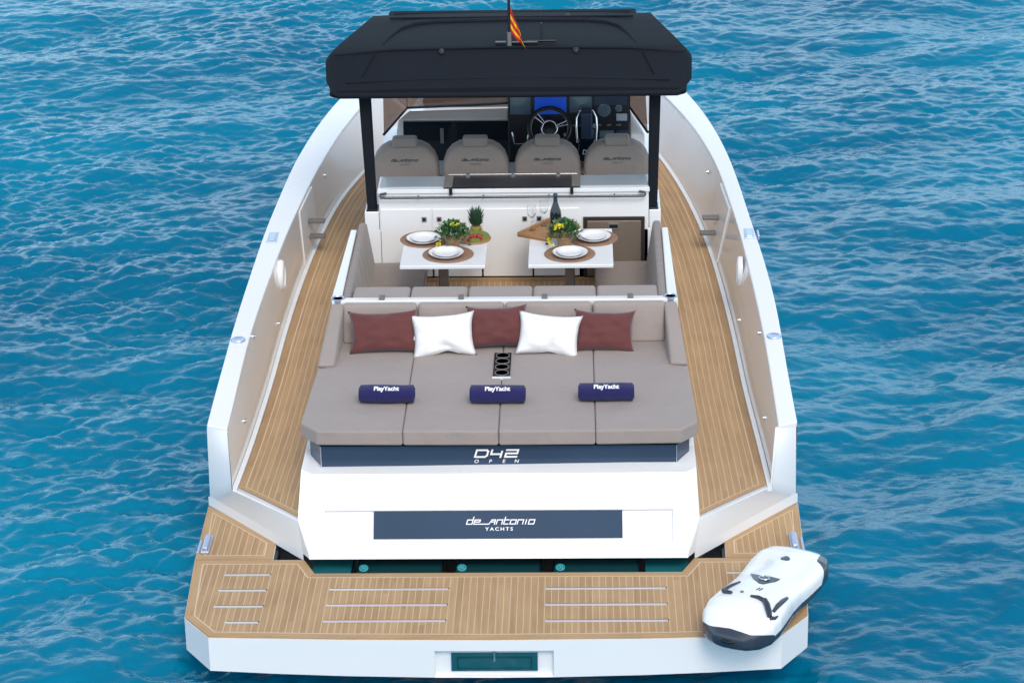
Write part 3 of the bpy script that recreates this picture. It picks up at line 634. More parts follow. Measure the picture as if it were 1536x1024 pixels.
mb = MB(); mb.box(-1.0, 1.05, YG - .03, YG, .86, .908); mb.build('kick_board', 'teak_margin', gc)
# fridge latch as part of the fridge mesh level
f = MB(); f.box(.752, .834, YG - .030, YG - .020, 1.300, 1.350, 0); f.box(.762, .824, YG - .034, YG - .028, 1.314, 1.342, 1); f.build('latch_plate', ['steel', 'black'], gc)

# ---------------- dining tables
def table(cx, x0, x1, yb, lx):
    mb = MB(); mb.hexa([(x0, 3.825, 1.352), (x1, 3.825, 1.352), (x1, yb, 1.352), (x0, yb, 1.352), (x0, 3.825, 1.38), (x1, 3.825, 1.38), (x1, yb, 1.38), (x0, yb, 1.38)])
    t = mb.build('dining_table', 'gelcoat', Y, bevel=.006, seg=3)
    f = MB(); f.hexa([(lx - .040, 4.42, .90), (lx + .040, 4.42, .90), (lx + .040, 4.52, .90), (lx - .040, 4.52, .90), (lx - .034, 4.42, 1.352), (lx + .034, 4.42, 1.352), (lx + .034, 4.5, 1.352), (lx - .034, 4.5, 1.352)])
    f.build('table_leg', 'leg_metal', t, bevel=.014, seg=3)
    f = MB(); q = -.29 if cx < 0 else .29; f.box(q - .013, q + .013, 4.262, 4.292, 1.380, 1.386); f.build('table_socket', 'black', t, bevel=.002)
    f = MB(); f.box(lx - .065, lx + .065, 4.38, 4.55, .885, .95); f.build('leg_base', 'black', t, bevel=.01)
table(-.47, -.785, -.158, 4.52, -.500); table(.47, .155, .778, 4.62, .457)

# ---------------- helm seats
def seat(cx):
    s_ = bpy.data.objects.new  # noqa
    W = .262; o = [(-W, 1.25), (-W, 1.58), (-W + .008, 1.64), (-W + .032, 1.70), (-W + .075, 1.75), (-W + .13, 1.78), (-.06, 1.795), (.06, 1.795), (W - .13, 1.78), (W - .075, 1.75), (W - .032, 1.70), (W - .008, 1.64), (W, 1.58), (W, 1.25)]
    mb = MB(); y0, y1 = 5.42, 5.60; n = len(o)
    def ring(k, y, lean=.0): return [(cx + a * k, y + (z - 1.25) * .10, 1.25 + (z - 1.25) * (1 if k == 1 else .45 + .55 * k)) for a, z in o]
    mb.rings([ring(.86, y0 - .008), ring(.95, y0), ring(1, y0 + .03), ring(1, y1 - .03), ring(.93, y1)], 0, True)
    lg = stroke_geo('de_Antonio', .016, 1.05, .26, .36)
    yb = lambda z: y0 - .012 + (z - 1.25) * .10 - .002
    mb.decal(lg, lambda x, y, i: (cx + x * 1.0, yb(1.675 + y) - .0002 * (i // 4 % 7), 1.670 + y), 1)
    mb.decal(text_geo('YACHTS', .019, 0, 1.3), lambda x, y, i: (cx + x, yb(1.64 + y), 1.636 + y), 1)
    st = mb.build('helm_seat', ['cushion_dark', 'dark_letter'], Y, sharp=60)
    f = MB(); f.box(cx - .098, cx + .098, 5.455, 5.56, 1.765, 1.848); f.build('headrest', 'cushion_dark', st, bevel=.022, seg=4)
    f = MB(); f.box(cx - .24, cx + .24, 5.60, 6.05, 1.18, 1.32); f.build('seat_base', 'cushion_dark', st, bevel=.03, seg=3)
    f = MB(); f.box(cx - .15, cx + .15, 5.62, 5.95, .86, 1.19); f.build('pedestal', 'black', st)
    for q in (-1,1):
        f = MB(); f.lathe([(.02, -.02), (.02, .02), (.001, .02)], (cx + q * .272, 5.54, 1.50), 12, M4=Matrix.Rotation(R(90), 4, 'Y')); f.build('armrest_pivot', 'cushion_dark', st)
for cx in (-.838, -.283, .283, .830): seat(cx)

# ---------------- helm console, dashboard, windscreen
mb = MB(); mb.box(-1.06, 1.08, 5.3, 7.3, .84, .90); mb.build('helm_floor', 'teak', Y)
mb = MB(); mb.hexa([(-1.08, 6.62, 1.0), (-.05, 6.62, 1.0), (-.05, 6.95, 1.0), (-1.08, 6.95, 1.0), (-.97, 6.64, 1.645), (-.05, 6.64, 1.645), (-.05, 6.95, 1.650), (-.90, 6.92, 1.640)])
db = mb.build('dashboard', 'gelcoat', Y, bevel=.02, seg=3)
mb = MB(); mb.hexa([(.96, 6.62, 1.0), (1.10, 6.62, 1.0), (1.10, 6.95, 1.0), (.96, 6.95, 1.0), (.96, 6.64, 1.50), (1.08, 6.64, 1.50), (1.0, 6.95, 1.60), (.96, 6.95, 1.62)])
mb.build('side_console', 'gelcoat', Y, bevel=.01, seg=3)
mb = MB(); mb.hexa([(-.93, 6.60, 1.12), (-.045, 6.60, 1.12), (-.045, 6.63, 1.12), (-.93, 6.63, 1.12), (-.925, 6.60, 1.640), (-.045, 6.60, 1.640), (-.045, 6.63, 1.640), (-.925, 6.63, 1.640)], 0)
mb.box(-.62, -.59, 6.592, 6.60, 1.45, 1.58, 1); mb.build('glovebox', ['black_gloss', 'grey_rubber'], db)
# panel face for instruments: slightly raked
mb = MB(); mb.hexa([(-.055, 6.52, 1.1), (.955, 6.52, 1.1), (.955, 7.2, 1.1), (-.055, 7.2, 1.1), (-.055, 6.60, 1.90), (.955, 6.60, 1.90), (.955, 6.86, 1.90), (-.055, 6.86, 1.90)])
ip = mb.build('instrument_panel', 'black', Y, bevel=.015, seg=3)
def iy(z): return 6.52 + (z - 1.1) * .1
def scr(name, a, b, c, d, m, extra=None):
    f = MB(); f.hexa([(a, iy(c) - .012, c), (b, iy(c) - .012, c), (b, iy(c) + .01, c), (a, iy(c) + .01, c), (a, iy(d) - .012, d), (b, iy(d) - .012, d), (b, iy(d) + .01, d), (a, iy(d) + .01, d)])
    f.build(name, m, ip, bevel=.004)
scr('display', -.035, .135, 1.70, 1.885, 'screen_grey'); scr('chart_display', .168, .430, 1.70, 1.885, 'screen_blue'); scr('display', .455, .64, 1.71, 1.885, 'screen_grey'); scr('switch_panel', .66, .93, 1.77, 1.885, 'navy_dark')
for x in (.50, .56, .70, .78, .86):
    f = MB(); f.box(x - .02, x + .02, iy(1.60) - .014, iy(1.60), 1.60, 1.615); f.build('switch', 'steel', ip)
f = MB(); f.lathe([(.055, 0), (.055, .012), (.045, .014), (.001, .010)], (.74, iy(1.72) - .004, 1.73), 24, 0, M4=Matrix.Rotation(R(90), 4, 'X')); f.build('gauge', 'screen_grey', ip)
for (gx, gz_, gr, gm) in ((.86, 1.745, .030, 'screen_grey'), (.66, 1.60, .018, 'steel_blue'), (.22, 1.53, .016, 'steel_blue'), (.42, 1.53, .016, 'steel_blue')):
    f = MB(); f.lathe([(gr, 0), (gr, .012), (gr * .8, .014), (.001, .010)], (gx, iy(gz_) - .004, gz_), 20, 0, M4=Matrix.Rotation(R(90), 4, 'X')); f.build('gauge', gm, ip)
scr('radio_unit', .84, .93, 1.64, 1.70, 'steel_blue'); scr('switch_panel', .70, .82, 1.50, 1.56, 'screen_grey'); scr('switch_panel', .84, .935, 1.49, 1.56, 'navy_dark')
f = MB(); f.tube([(-.02, iy(1.56) - .03, 1.56), (0.0, iy(1.48) - .05, 1.47), (.10, iy(1.48) - .05, 1.47), (.12, iy(1.56) - .03, 1.56)], .009, 8); f.build('cup_bracket', 'chrome', ip)
# steering wheel
Mw = Matrix.Translation((.290, 6.40, 1.635)) @ Matrix.Rotation(R(62), 4, 'X')
f = MB(); f.tube([tuple(Mw @ Vector((.168 * math.cos(a), .168 * math.sin(a), 0))) for a in [6.28318 * i / 36 for i in range(36)]], .017, 10, 0, closed=True)
f.tube([tuple(Mw @ Vector((.155 * math.cos(a), .155 * math.sin(a), -.004))) for a in [6.28318 * i / 36 for i in range(36)]], .008, 8, 1, closed=True)
sw = f.build('steering_wheel', ['black', 'leg_metal'], Y)
f = MB(); f.tube([tuple(Mw @ Vector((.062 * math.cos(a), .062 * math.sin(a), -.012))) for a in [6.28318 * i / 30 for i in range(30)]], .010, 8, 0, closed=True)
for ang in (10, 22, 128, 142, 268):
    a = R(ang); f.tube([tuple(Mw @ Vector((q * math.cos(a), q * math.sin(a), -.01 + .004 * k))) for k, q in enumerate((.06, .11, .16))], .007, 8, 0)
f.build('wheel_spokes', 'chrome', sw)
f = MB(); f.lathe([(.056, -.02), (.056, -.004), (.001, .004)], (0, 0, 0), 24, 0, M4=Mw @ Matrix.Translation((0, 0, 0))); f.build('wheel_hub', 'black', sw)
# throttle pod
f = MB(); f.hexa([(.50, 6.28, 1.36), (.69, 6.28, 1.36), (.69, 6.6, 1.40), (.50, 6.6, 1.40), (.53, 6.36, 1.52), (.66, 6.36, 1.52), (.66, 6.6, 1.60), (.53, 6.6, 1.60)])
th = f.build('throttle_pod', 'black_gloss', Y, bevel=.02, seg=3)
for q in (-1, 1):
    f = MB(); x = .595 + q * .075; f.tube([(x, 6.42, 1.50), (x + q * .008, 6.44, 1.62), (x + q * .006, 6.46, 1.70), (x - q * .02, 6.48, 1.755), (x - q * .05, 6.48, 1.765)], [.009, .011, .010, .009, .008], 8); f.build('throttle_lever', 'chrome', th)
f = MB(); f.hexa([(.545, 6.40, 1.53), (.645, 6.40, 1.53), (.645, 6.50, 1.60), (.545, 6.50, 1.60), (.55, 6.42, 1.75), (.64, 6.42, 1.75), (.64, 6.5, 1.78), (.55, 6.5, 1.78)]); f.build('lever_head', 'navy_dark', th, bevel=.01)
g = text_geo('D42', .05, .2); f = MB(); f.decal(g, lambda x, y, i: (.6 + x, 6.292 + (y + .02) * .45, 1.455 + y), 0); f.build('pod_badge', 'white_letter', th)
f = MB(); f.box(.44, .74, 6.22, 6.5, 1.355, 1.375, 0); f.build('foot_step', 'red_wood', Y)
# windscreen: three panes
base = [(-1.085, 6.55, 1.545), (-.91, 6.95, 1.655), (0, 7.02, 1.668), (.95, 6.95, 1.655), (1.10, 6.55, 1.545)]
topp = [(-1.04, 6.15, 2.38), (-.93, 6.45, 2.42), (0, 6.52, 2.44), (.94, 6.45, 2.42), (1.05, 6.15, 2.38)]
ws = None
for i in range(4):
    f = MB(); a, b, c, d = (Vector(q) for q in (base[i], base[i + 1], topp[i + 1], topp[i])); nrm = (b - a).cross(d - a).normalized() * .006
    f.hexa([tuple(a), tuple(b), tuple(b + nrm), tuple(a + nrm), tuple(d), tuple(c), tuple(c + nrm), tuple(d + nrm)])
    o = f.build('windscreen_pane', 'tinted_glass', Y)
f = MB(); f.tube(base, .012, 8); f.build('windscreen_seal', 'black', Y)

# ---------------- canopy roof on two posts
def roof():
    mb = MB()
    # rings from the aft hem forwards; each ring is a cross-section left->right at the top, and back underneath
    secs = []
    def sec(y, w_, z, zu, dy=0):
        ww = [-1, -.97, -.6, 0, .6, .97, 1]; cr = [-.055, -.012, 0, .006, 0, -.012, -.055]
        return [(a * w_, y, z + c) for a, c in zip(ww, cr)] + [(1 * w_, y, zu + .02), (.97 * w_, y, zu), (0, y, zu), (-.97 * w_, y, zu), (-1 * w_, y, zu + .02)]
    secs = [sec(4.765, 1.315, 2.450, 2.385), sec(4.80, 1.330, 2.468, 2.39), sec(4.90, 1.348, 2.508, 2.40), sec(5.00, 1.372, 2.558, 2.40), sec(5.10, 1.392, 2.608, 2.39), sec(5.16, 1.392, 2.632, 2.40), sec(5.26, 1.372, 2.644, 2.40),
            sec(5.6, 1.298, 2.642, 2.42), sec(6.0, 1.212, 2.634, 2.44), sec(6.30, 1.150, 2.628, 2.46), sec(6.38, 1.10, 2.600, 2.48)]
    mb.rings(secs, 0, True)
    r = mb.build('canopy_roof', 'canvas', Y, sharp=30, sub=0)
    # hem roll
    f = MB(); f.tube([(-1.325, 4.95, 2.408), (-1.318, 4.80, 2.404), (-1.27, 4.762, 2.402), (0, 4.755, 2.402), (1.27, 4.762, 2.402), (1.318, 4.80, 2.404), (1.325, 4.95, 2.408)], .024, 10); f.build('hem_roll', 'canvas', r)
    f = MB(); f.tube([(-1.22, 4.842, 2.480), (-.6, 4.862, 2.494), (0, 4.868, 2.498), (.6, 4.862, 2.494), (1.22, 4.842, 2.480)], .009, 8)
    f.tube([(-1.10, 4.905, 2.512), (-1.02, 5.13, 2.628)], .006, 6); f.tube([(1.10, 4.905, 2.512), (1.02, 5.13, 2.628)], .006, 6)
    f.tube([(-1.33, 5.14, 2.612), (-.9, 5.17, 2.640), (0, 5.18, 2.650), (.9, 5.17, 2.640), (1.33, 5.14, 2.612)], .010, 8); f.build('seam', 'canvas', r)
    # rounded hatch panel let into the top
    f = MB(); f.tube([(-.98, 5.30, 2.640), (-.93, 5.55, 2.640), (-.86, 5.80, 2.640), (-.76, 5.93, 2.640), (-.6, 5.99, 2.642), (0, 6.01, 2.646), (.6, 5.99, 2.642), (.76, 5.93, 2.640), (.86, 5.80, 2.640), (.93, 5.55, 2.640), (.98, 5.30, 2.640)], [.004, .012, .017, .019, .017, .014, .017, .019, .017, .012, .004], 10); f.build('hatch_rim', 'canvas', r)
    f = MB(); f.box(-1.0, 1.0, 6.37, 6.52, 2.54, 2.602); f.build('front_housing', 'canvas', r, bevel=.015)
    f = MB(); f.tube([(-.95, 6.33, 2.615), (.95, 6.33, 2.615)], .016, 8); f.tube([(-.97, 6.14, 2.636), (.97, 6.14, 2.636)], .008, 8); f.build('front_piping', 'canvas', r)
    for x, y in ((-.505, 5.12), (.515, 5.12), (.45, 6.16)):
        f = MB(); f.lathe([(.022, -.01), (.022, .012), (.012, .022), (.001, .024)], (x, y, 2.632), 14); f.build('snap_knob', 'black', r)
    # T shaped aerial and its crossbar
    f = MB(); f.tube([(.255, 5.30, 2.64), (.250, 5.32, 2.80)], .009, 8); f.tube([(.13, 5.30, 2.665), (.36, 5.30, 2.665)], .009, 8); f.box(-.10, -.02, 5.21, 5.25, 2.645, 2.68); f.box(.02, .22, 5.24, 5.27, 2.648, 2.67); f.build('aerial', 'black', r)
    return r
roof()
for s, xb, xt in ((-1, -1.060, -1.090), (1, 1.095, 1.110)):
    f = MB(); a = .037
    f.hexa([(xb - a, 4.87, 1.449), (xb + a - .004, 4.87, 1.449), (xb + a - .004, 4.98, 1.449), (xb - a, 4.98, 1.449), (xt - a - .006, 4.88, 2.40), (xt + a + .006, 4.88, 2.40), (xt + a + .006, 5.02, 2.40), (xt - a - .006, 5.02, 2.40)])
    p = f.build('canopy_post', 'canvas', Y, bevel=.016, seg=4)
    f = MB(); f.box(xb - .045, xb + .042, 4.86, 5.0, 1.447, 1.462); f.build('post_foot', 'black', p, bevel=.004)

# ================================================================== ENSIGN
fl = thing('ensign', 'red and yellow striped flag hanging from a dark pole on the canopy', 'flag', (.008, 5.20, 2.645))
f = MB(); f.tube([(0, 0, .0), (0, 0, .118)], .017, 12); f.build('pole_socket', 'grey_rubber', fl)
f = MB(); f.tube([(0, 0, .10), (.0, .01, .62)], .011, 10); f.build('pole', 'black', fl)
f = MB(); nu, nv = 16, 24; vs = []; 
for j in range(nv + 1):
    for i in range(nu + 1):
        u, v = i / nu, j / nv      # u away from the pole, v down
        fold = .018 * math.sin(u * 9 + v * 2.2) * (0.3 + u); x = .012 + u * (.035 + .085 * v) + .006 * math.sin(v * 7) * u
        z = .315 - v * .20 - u * (.115 - .0 * v) - .03 * v * u
        vs.append((x, -.012 + fold, z))
fs = []; ms = []
for j in range(nv):
    for i in range(nu):
        fs.append([j * (nu + 1) + i, j * (nu + 1) + i + 1, (j + 1) * (nu + 1) + i + 1, (j + 1) * (nu + 1) + i])
o = len(f.f); f.add(vs, fs, 0, True)
for k in range(len(fs)):
    j = k // nu; v = j / nv; i = k % nu
    q = (v * 1.0 + .0 * i) % .52 / .52 if False else v
    f.m[k] = 1 if (.27 < q < .45 or .66 < q < .82) else 0
cl = f.build('flag_cloth', ['flag_red', 'flag_yellow'], fl); sm = cl.modifiers.new('thick', 'SOLIDIFY'); sm.thickness = .002

# ================================================================== THROW PILLOWS
def pillow(wd, ht, th, seed, dent=.0, ears=.035):
    rnd = random.Random(seed); N = 22; vs = []; mb = MB()
    def p(u, v, sd):
        a, b = abs(u), abs(v); edge = max(0, (1 - a ** 2.6)) ** .5 * max(0, (1 - b ** 2.6)) ** .5
        x = u * wd / 2 * (1 - .07 * (1 - v * v) * 1 + 0) ; z = v * ht / 2 * (1 - .09 * (1 - u * u))
        cr = (a * b) ** 4; x += math.copysign(ears * cr * .35, u); z += math.copysign(ears * cr * .3, v)
        wr = noise.noise(Vector((u * 2.5 + seed, v * 2.5, sd))) * .022 + noise.noise(Vector((u * 7 + seed, v * 6, sd * 2))) * .009
        y = sd * (th / 2 * edge + wr * edge)
        if sd < 0 and dent: y += dent * math.exp(-((u - .12) ** 2 / .05 + (v + .72) ** 2 / .05)); 
        if dent: z += dent * .9 * math.exp(-((u - .1) ** 2) / .09) * (v < -.5) * ((-v - .5) * 2)
        return (x, y, z)
    for sd in (-1, 1):
        g = [p(-1 + 2 * i / N, -1 + 2 * j / N, sd) for j in range(N + 1) for i in range(N + 1)]
        mb.add(g, [[j * (N + 1) + i, j * (N + 1) + i + 1, (j + 1) * (N + 1) + i + 1, (j + 1) * (N + 1) + i] for j in range(N) for i in range(N)], 0, True)
    return mb
def put_pillow(mname, label, cx, y, z, wd, ht, th, seed, lean, roll, yaw=0, dent=0, grp=None):
    mb = pillow(wd, ht, th, seed, dent); o = mb.build('throw_pillow', mname, None, sharp=120)
    o.rotation_mode = 'XYZ'
    Mr = Matrix.Rotation(R(yaw), 4, 'Z') @ Matrix.Rotation(R(-lean), 4, 'X') @ Matrix.Rotation(R(roll), 4, 'Y')
    bm = bmesh.new(); bm.from_mesh(o.data); bmesh.ops.remove_doubles(bm, verts=bm.verts, dist=.0006); bm.to_mesh(o.data); bm.free()
    o.rotation_euler = Mr.to_euler(); o.location = (cx, y, z); tag(o, label, 'pillow', grp)
    return o
G_ = 'throw pillows along the sunpad backrest'
put_pillow('maroon', 'maroon throw pillow nearest the port side bolster, with a small white tag', -.828, 2.715, 1.302, .465, .290, .13, 1, 32, -2.0, grp=G_)
put_pillow('white_fabric', 'white throw pillow with a puckered lower edge, between the two port-side maroon pillows', -.412, 2.675, 1.290, .425, .300, .14, 2, 34, -4, 0, .03, G_)
put_pillow('maroon', 'maroon throw pillow in the centre, between the two white pillows', -.043, 2.76, 1.318, .405, .285, .13, 3, 28, -2, grp=G_)
put_pillow('white_fabric', 'white throw pillow leaning to starboard, overlapping the maroon pillow to its right', .315, 2.675, 1.287, .425, .295, .14, 4, 34, 6, 0, .02, G_)
put_pillow('maroon', 'maroon throw pillow at the starboard end of the row, behind a white pillow', .700, 2.73, 1.290, .405, .285, .13, 5, 32, 2, grp=G_)
p1_ = [o for o in COL.objects if o.name.startswith('throw_pillow') and 'small white tag' in o.get('label', '')][0]
f = MB(); f.box(-.004, .022, -.0015, .0015, -.016, .016); tg = f.build('fabric_tag', 'white_fabric', p1_); tg.location = (.214, -.012, -.055); tg.rotation_euler = (0, .2, .15)

# ================================================================== ROLLED TOWELS
def towel(label, cx, cy, rot):
    mb = MB(); L_, rd = .355, .060; n = 26; rs = []
    prof = [(-.5, .5), (-.497, .93), (-.48, .985), (-.3, 1.0), (0, 1.02), (.3, 1.0), (.48, .985), (.497, .93), (.5, .5)]
    def rad(a, t): return rd * (1 + .07 * noise.noise(Vector((t * 5, math.cos(a), math.sin(a) + cx)))) * (1.0 + .05 * (math.sin(a) < -.4))
    for t, k in prof:
        rs.append([(t * L_, 1.12 * rad(6.2832 * q / n, t) * k * math.cos(6.2832 * q / n), rd + max(-.96, .93 * math.sin(6.2832 * q / n) * 1.0) * rad(6.2832 * q / n, t) * k) for q in range(n)])
    mb.rings(rs, 0, True)
    # end spiral and outer flap
    for e in (-1, 1):
        pts = []
        for i in range(40):
            a = i * .42; q = .006 + .046 * i / 40; pts.append((e * (L_ / 2 + .002), q * math.cos(a), rd + q * .9 * math.sin(a)))
        mb.tube(pts, .0045, 5, 0)
    g = text_geo('PlayYacht', .044, 0, .97, .0013)
    def m_(x, y, i):
        a = R(124) - y / .064; return (x, 1.12 * (rd + .0045) * math.cos(a) * 1.02, rd + .93 * (rd + .0045) * math.sin(a) * 1.05)
    mb.decal(g, m_, 1)
    o = mb.build('rolled_towel', ['towel', 'white_letter'], None, loc=(cx, cy, 1.172), rot=(0, 0, R(rot))); tag(o, label, 'towel', 'rolled towels on the sunpad')
towel('navy rolled towel on the port half of the sunpad, lying across the port cushion seam', -.742, 1.79, -1)
towel('navy rolled towel in the middle of the sunpad, aft of the cup holder', -.012, 1.775, -.6)
towel('navy rolled towel on the starboard half of the sunpad, lying across the starboard cushion seam', .700, 1.80, .6)

# ================================================================== TABLE SETTINGS
TZ = 1.38
def mat_mesh():
    mb = MB(); mb.lathe([(.001, 0), (.186, 0), (.190, .003), (.186, .006), (.150, .0065), (.10, .006), (.001, .006)], n=40); return mb
GM, GP = 'round woven placemats', 'white bowls on the placemats'
mats = [('woven placemat under the bowl at the back port corner of the port table', -.628, 4.40), ('woven placemat under the bowl nearest the stern on the port table', -.440, 4.065),
        ('woven placemat under the bowl at the back starboard corner of the starboard table', .630, 4.40), ('woven placemat under the bowl nearest the stern on the starboard table', .458, 4.055)]
m0 = mat_mesh().build('placemat', 'rattan', None, loc=(mats[0][1], mats[0][2], TZ)); tag(m0, mats[0][0], 'placemat', GM)
for lb, x, y in mats[1:]: copy_thing(m0, lb, (x, y, TZ))
def plate_mesh():
    mb = MB(); mb.lathe([(.001, .004), (.07, .004), (.075, .0), (.085, .004), (.120, .022), (.137, .038), (.138, .041), (.134, .041), (.112, .024), (.080, .012), (.001, .010)], n=44)
    mb.lathe([(.001, .014), (.055, .014), (.085, .026), (.103, .043), (.105, .049), (.101, .049), (.082, .032), (.05, .022), (.001, .020)], n=40); return mb
pl = [('white bowl and plate at the back port corner of the port table', -.636, 4.345), ('white bowl and plate nearest the stern on the port table', -.452, 4.02),
      ('white bowl and plate at the back starboard corner of the starboard table', .636, 4.36), ('white bowl and plate nearest the stern on the starboard table', .462, 4.005)]
p0 = plate_mesh().build('dinner_bowl', 'porcelain', None, loc=(pl[0][1], pl[0][2], TZ + .0065)); p0.scale = (.94, .94, .8); tag(p0, pl[0][0], 'bowl', GP)
for lb, x, y in pl[1:]: copy_thing(p0, lb, (x, y, TZ + .0065))
def leaf(mb, base, d, ln, wd, m, droop=.3):
    d = Vector(d).normalized(); sd = d.cross(Vector((0, 0, 1)));
    if sd.length < .1: sd = Vector((1, 0, 0))
    sd.normalize(); b = Vector(base); p1 = b + d * ln * .5; p2 = b + d * ln - Vector((0, 0, droop * ln))
    nrm = sd.cross(d) * wd * .25
    mb.add([tuple(b), tuple(p1 + sd * wd / 2 + nrm), tuple(p1), tuple(p1 - sd * wd / 2 + nrm), tuple(p2)], [[0, 1, 2], [0, 2, 3], [1, 4, 2], [2, 4, 3]], m, True)
def potted(label, loc, seed, rw, yel):
    rnd = random.Random(seed); t = thing('potted_plant', label, 'plant', loc, group='potted plants on the tables'); t.scale = (1.3, 1.3, 1.2)
    f = MB(); f.lathe([(.034, 0), (.040, .03), (.046, .062), (.049, .066), (.045, .068), (.041, .056), (.001, .055)], n=20); f.build('pot', 'wicker', t)
    f = MB()
    for i in range(560):
        a = rnd.uniform(0, 6.28); el = rnd.uniform(-.1, 1.5); q = rnd.uniform(.15, 1) ** .5 * rw
        c = Vector((math.cos(a) * math.cos(el) * q, math.sin(a) * math.cos(el) * q, .075 + math.sin(el) * q * 1.0))
        d = (c - Vector((0, 0, .03))).normalized() + Vector((rnd.uniform(-.5, .5), rnd.uniform(-.5, .5), rnd.uniform(-.3, .5)))
        leaf(f, c, d, rnd.uniform(.022, .04), rnd.uniform(.013, .022), 0 if rnd.random() < .6 else 1, .2)
    f.build('foliage', ['leaf', 'leaf_pale'], t)
    f = MB()
    for (px, py, pz) in yel:
        for k in range(9):
            a = rnd.uniform(0, 6.28); leaf(f, (px + rnd.uniform(-.008, .008), py, pz + rnd.uniform(-.008, .008)), (math.cos(a), -.5, math.sin(a)), .019, .014, 0, 0)
    f.build('flower', 'petal', t)
potted('bushy green plant in small wicker pot, yellow flowers low at its side, port table', (-.410, 4.22, TZ), 3, .090, [(-.085, -.05, .03), (-.075, -.06, .055), (-.06, -.05, .015), (.0, -.03, .17), (.03, -.03, .165)])
potted('bushy green plant in a small wicker pot with yellow flowers on top, starboard table', (.420, 4.22, TZ), 8, .092, [(-.05, -.06, .15), (-.03, -.05, .165), (-.085, -.06, .07), (-.075, -.07, .055), (-.02, -.06, .16)])
# fruit board
t = thing('fruit_board', 'round wooden board piled with red berries and lime slices on the port table', 'board', (-.262, 4.40, TZ))
f = MB(); f.lathe([(.001, 0), (.125, 0), (.130, .006), (.128, .014), (.001, .014)], n=36); f.build('board', 'wood', t)
rnd = random.Random(5)
for i in range(26):
    a, q = rnd.uniform(0, 6.28), rnd.uniform(0, .06); c = (math.cos(a) * q * 1.2 + .0, math.sin(a) * q - .03, .022 + rnd.uniform(0, .018) * (1 - q / .07))
    f = MB(); r_ = .012; f.lathe([(.001, -r_), (r_ * .7, -r_ * .7), (r_, 0), (r_ * .7, r_ * .7), (.001, r_)], c, 10); f.build('berry', 'berry', t)
for i in range(9):
    a = rnd.uniform(0, 6.28) if i > 5 else i * .5 - .6; q = .095
    f = MB(); f.lathe([(.001, 0), (.024, 0), (.026, .005), (.024, .008), (.001, .008)], (0, 0, 0), 16, M4=Matrix.Translation((math.cos(a) * q, math.sin(a) * q, .018)) @ Matrix.Rotation(.5, 4, 'X')); f.build('lime_slice', 'lime', t)
# pineapple
t = thing('pineapple', 'pineapple with tall dark green crown standing behind the fruit board', 'pineapple', (-.252, 4.56, TZ))
f = MB(); f.lathe([(.001, 0), (.038, .002), (.046, .02), (.040, .045), (.028, .055), (.001, .058)], n=22); f.build('pineapple_body', 'pine_skin', t)
f = MB(); rnd = random.Random(2)
for i in range(95):
    k = i / 95; a = i * 2.4; lean = .95 - .75 * k + rnd.uniform(-.12, .12); ln = .05 + .055 * min(1, k * 1.5)
    leaf(f, (.018 * math.cos(a), .018 * math.sin(a), .045 + .045 * k), (math.cos(a) * lean, math.sin(a) * lean, 1.0), ln * (1.0 + .2 * rnd.random()), .022, 0, -.02)
f.build('leaf_crown', 'crown_leaf', t)
# serving tray (diamond)
t = thing('serving_tray', 'wooden serving tray with raised rim set diagonally on the starboard table', 'tray', (.285, 4.55, TZ))
cs = [(-.222, -.10), (.0, -.225), (.235, .09), (.02, .24)]
f = MB(); f.prism(cs, .008, .016, 0); f.build('tray_base', 'wood', t)
inn = inset(cs, .022)
for i in range(4):
    j = (i + 1) % 4; f = MB(); f.add([(*cs[i], .0), (*cs[j], .0), (*inn[j], .0), (*inn[i], .0), (*cs[i], .036), (*cs[j], .036), (*inn[j], .036), (*inn[i], .036)], [[0, 3, 2, 1], [4, 5, 6, 7], [0, 1, 5, 4], [2, 3, 7, 6]]); f.build('tray_rim', 'wood', t)
# bottle
t = thing('wine_bottle', 'dark sparkling wine bottle standing on the wooden tray behind the plant', 'bottle', (.352, 4.52, TZ + .0165)); t.scale = (1, 1, .92)
f = MB(); f.lathe([(.001, 0), (.042, 0), (.044, .006), (.044, .15), (.040, .18), (.028, .215), (.018, .25), (.0155, .27), (.0155, .272)], n=28); f.build('bottle_body', 'bottle_glass', t)
f = MB(); f.lathe([(.0163, .262), (.0165, .30), (.018, .305), (.018, .318), (.012, .325), (.001, .326)], n=20); f.build('foil', 'navy_dark', t)
def wine_glass(lb, x, y):
    f = MB(); f.lathe([(.001, .0), (.032, .0), (.032, .002), (.005, .006), (.0035, .012), (.0035, .085), (.008, .092), (.028, .115), (.036, .145), (.034, .175), (.029, .195), (.028, .195), (.033, .175), (.0348, .145), (.027, .117), (.006, .096), (.001, .095)], n=24)
    o = f.build('wine_glass', 'clear_glass', None, loc=(x, y, TZ + .0165)); tag(o, lb, 'glass', 'stemmed glasses on the tray')
wine_glass('empty stemmed glass nearest the port corner of the wooden tray', .170, 4.56)
wine_glass('empty stemmed glass on the wooden tray, beside the dark bottle', .262, 4.66)

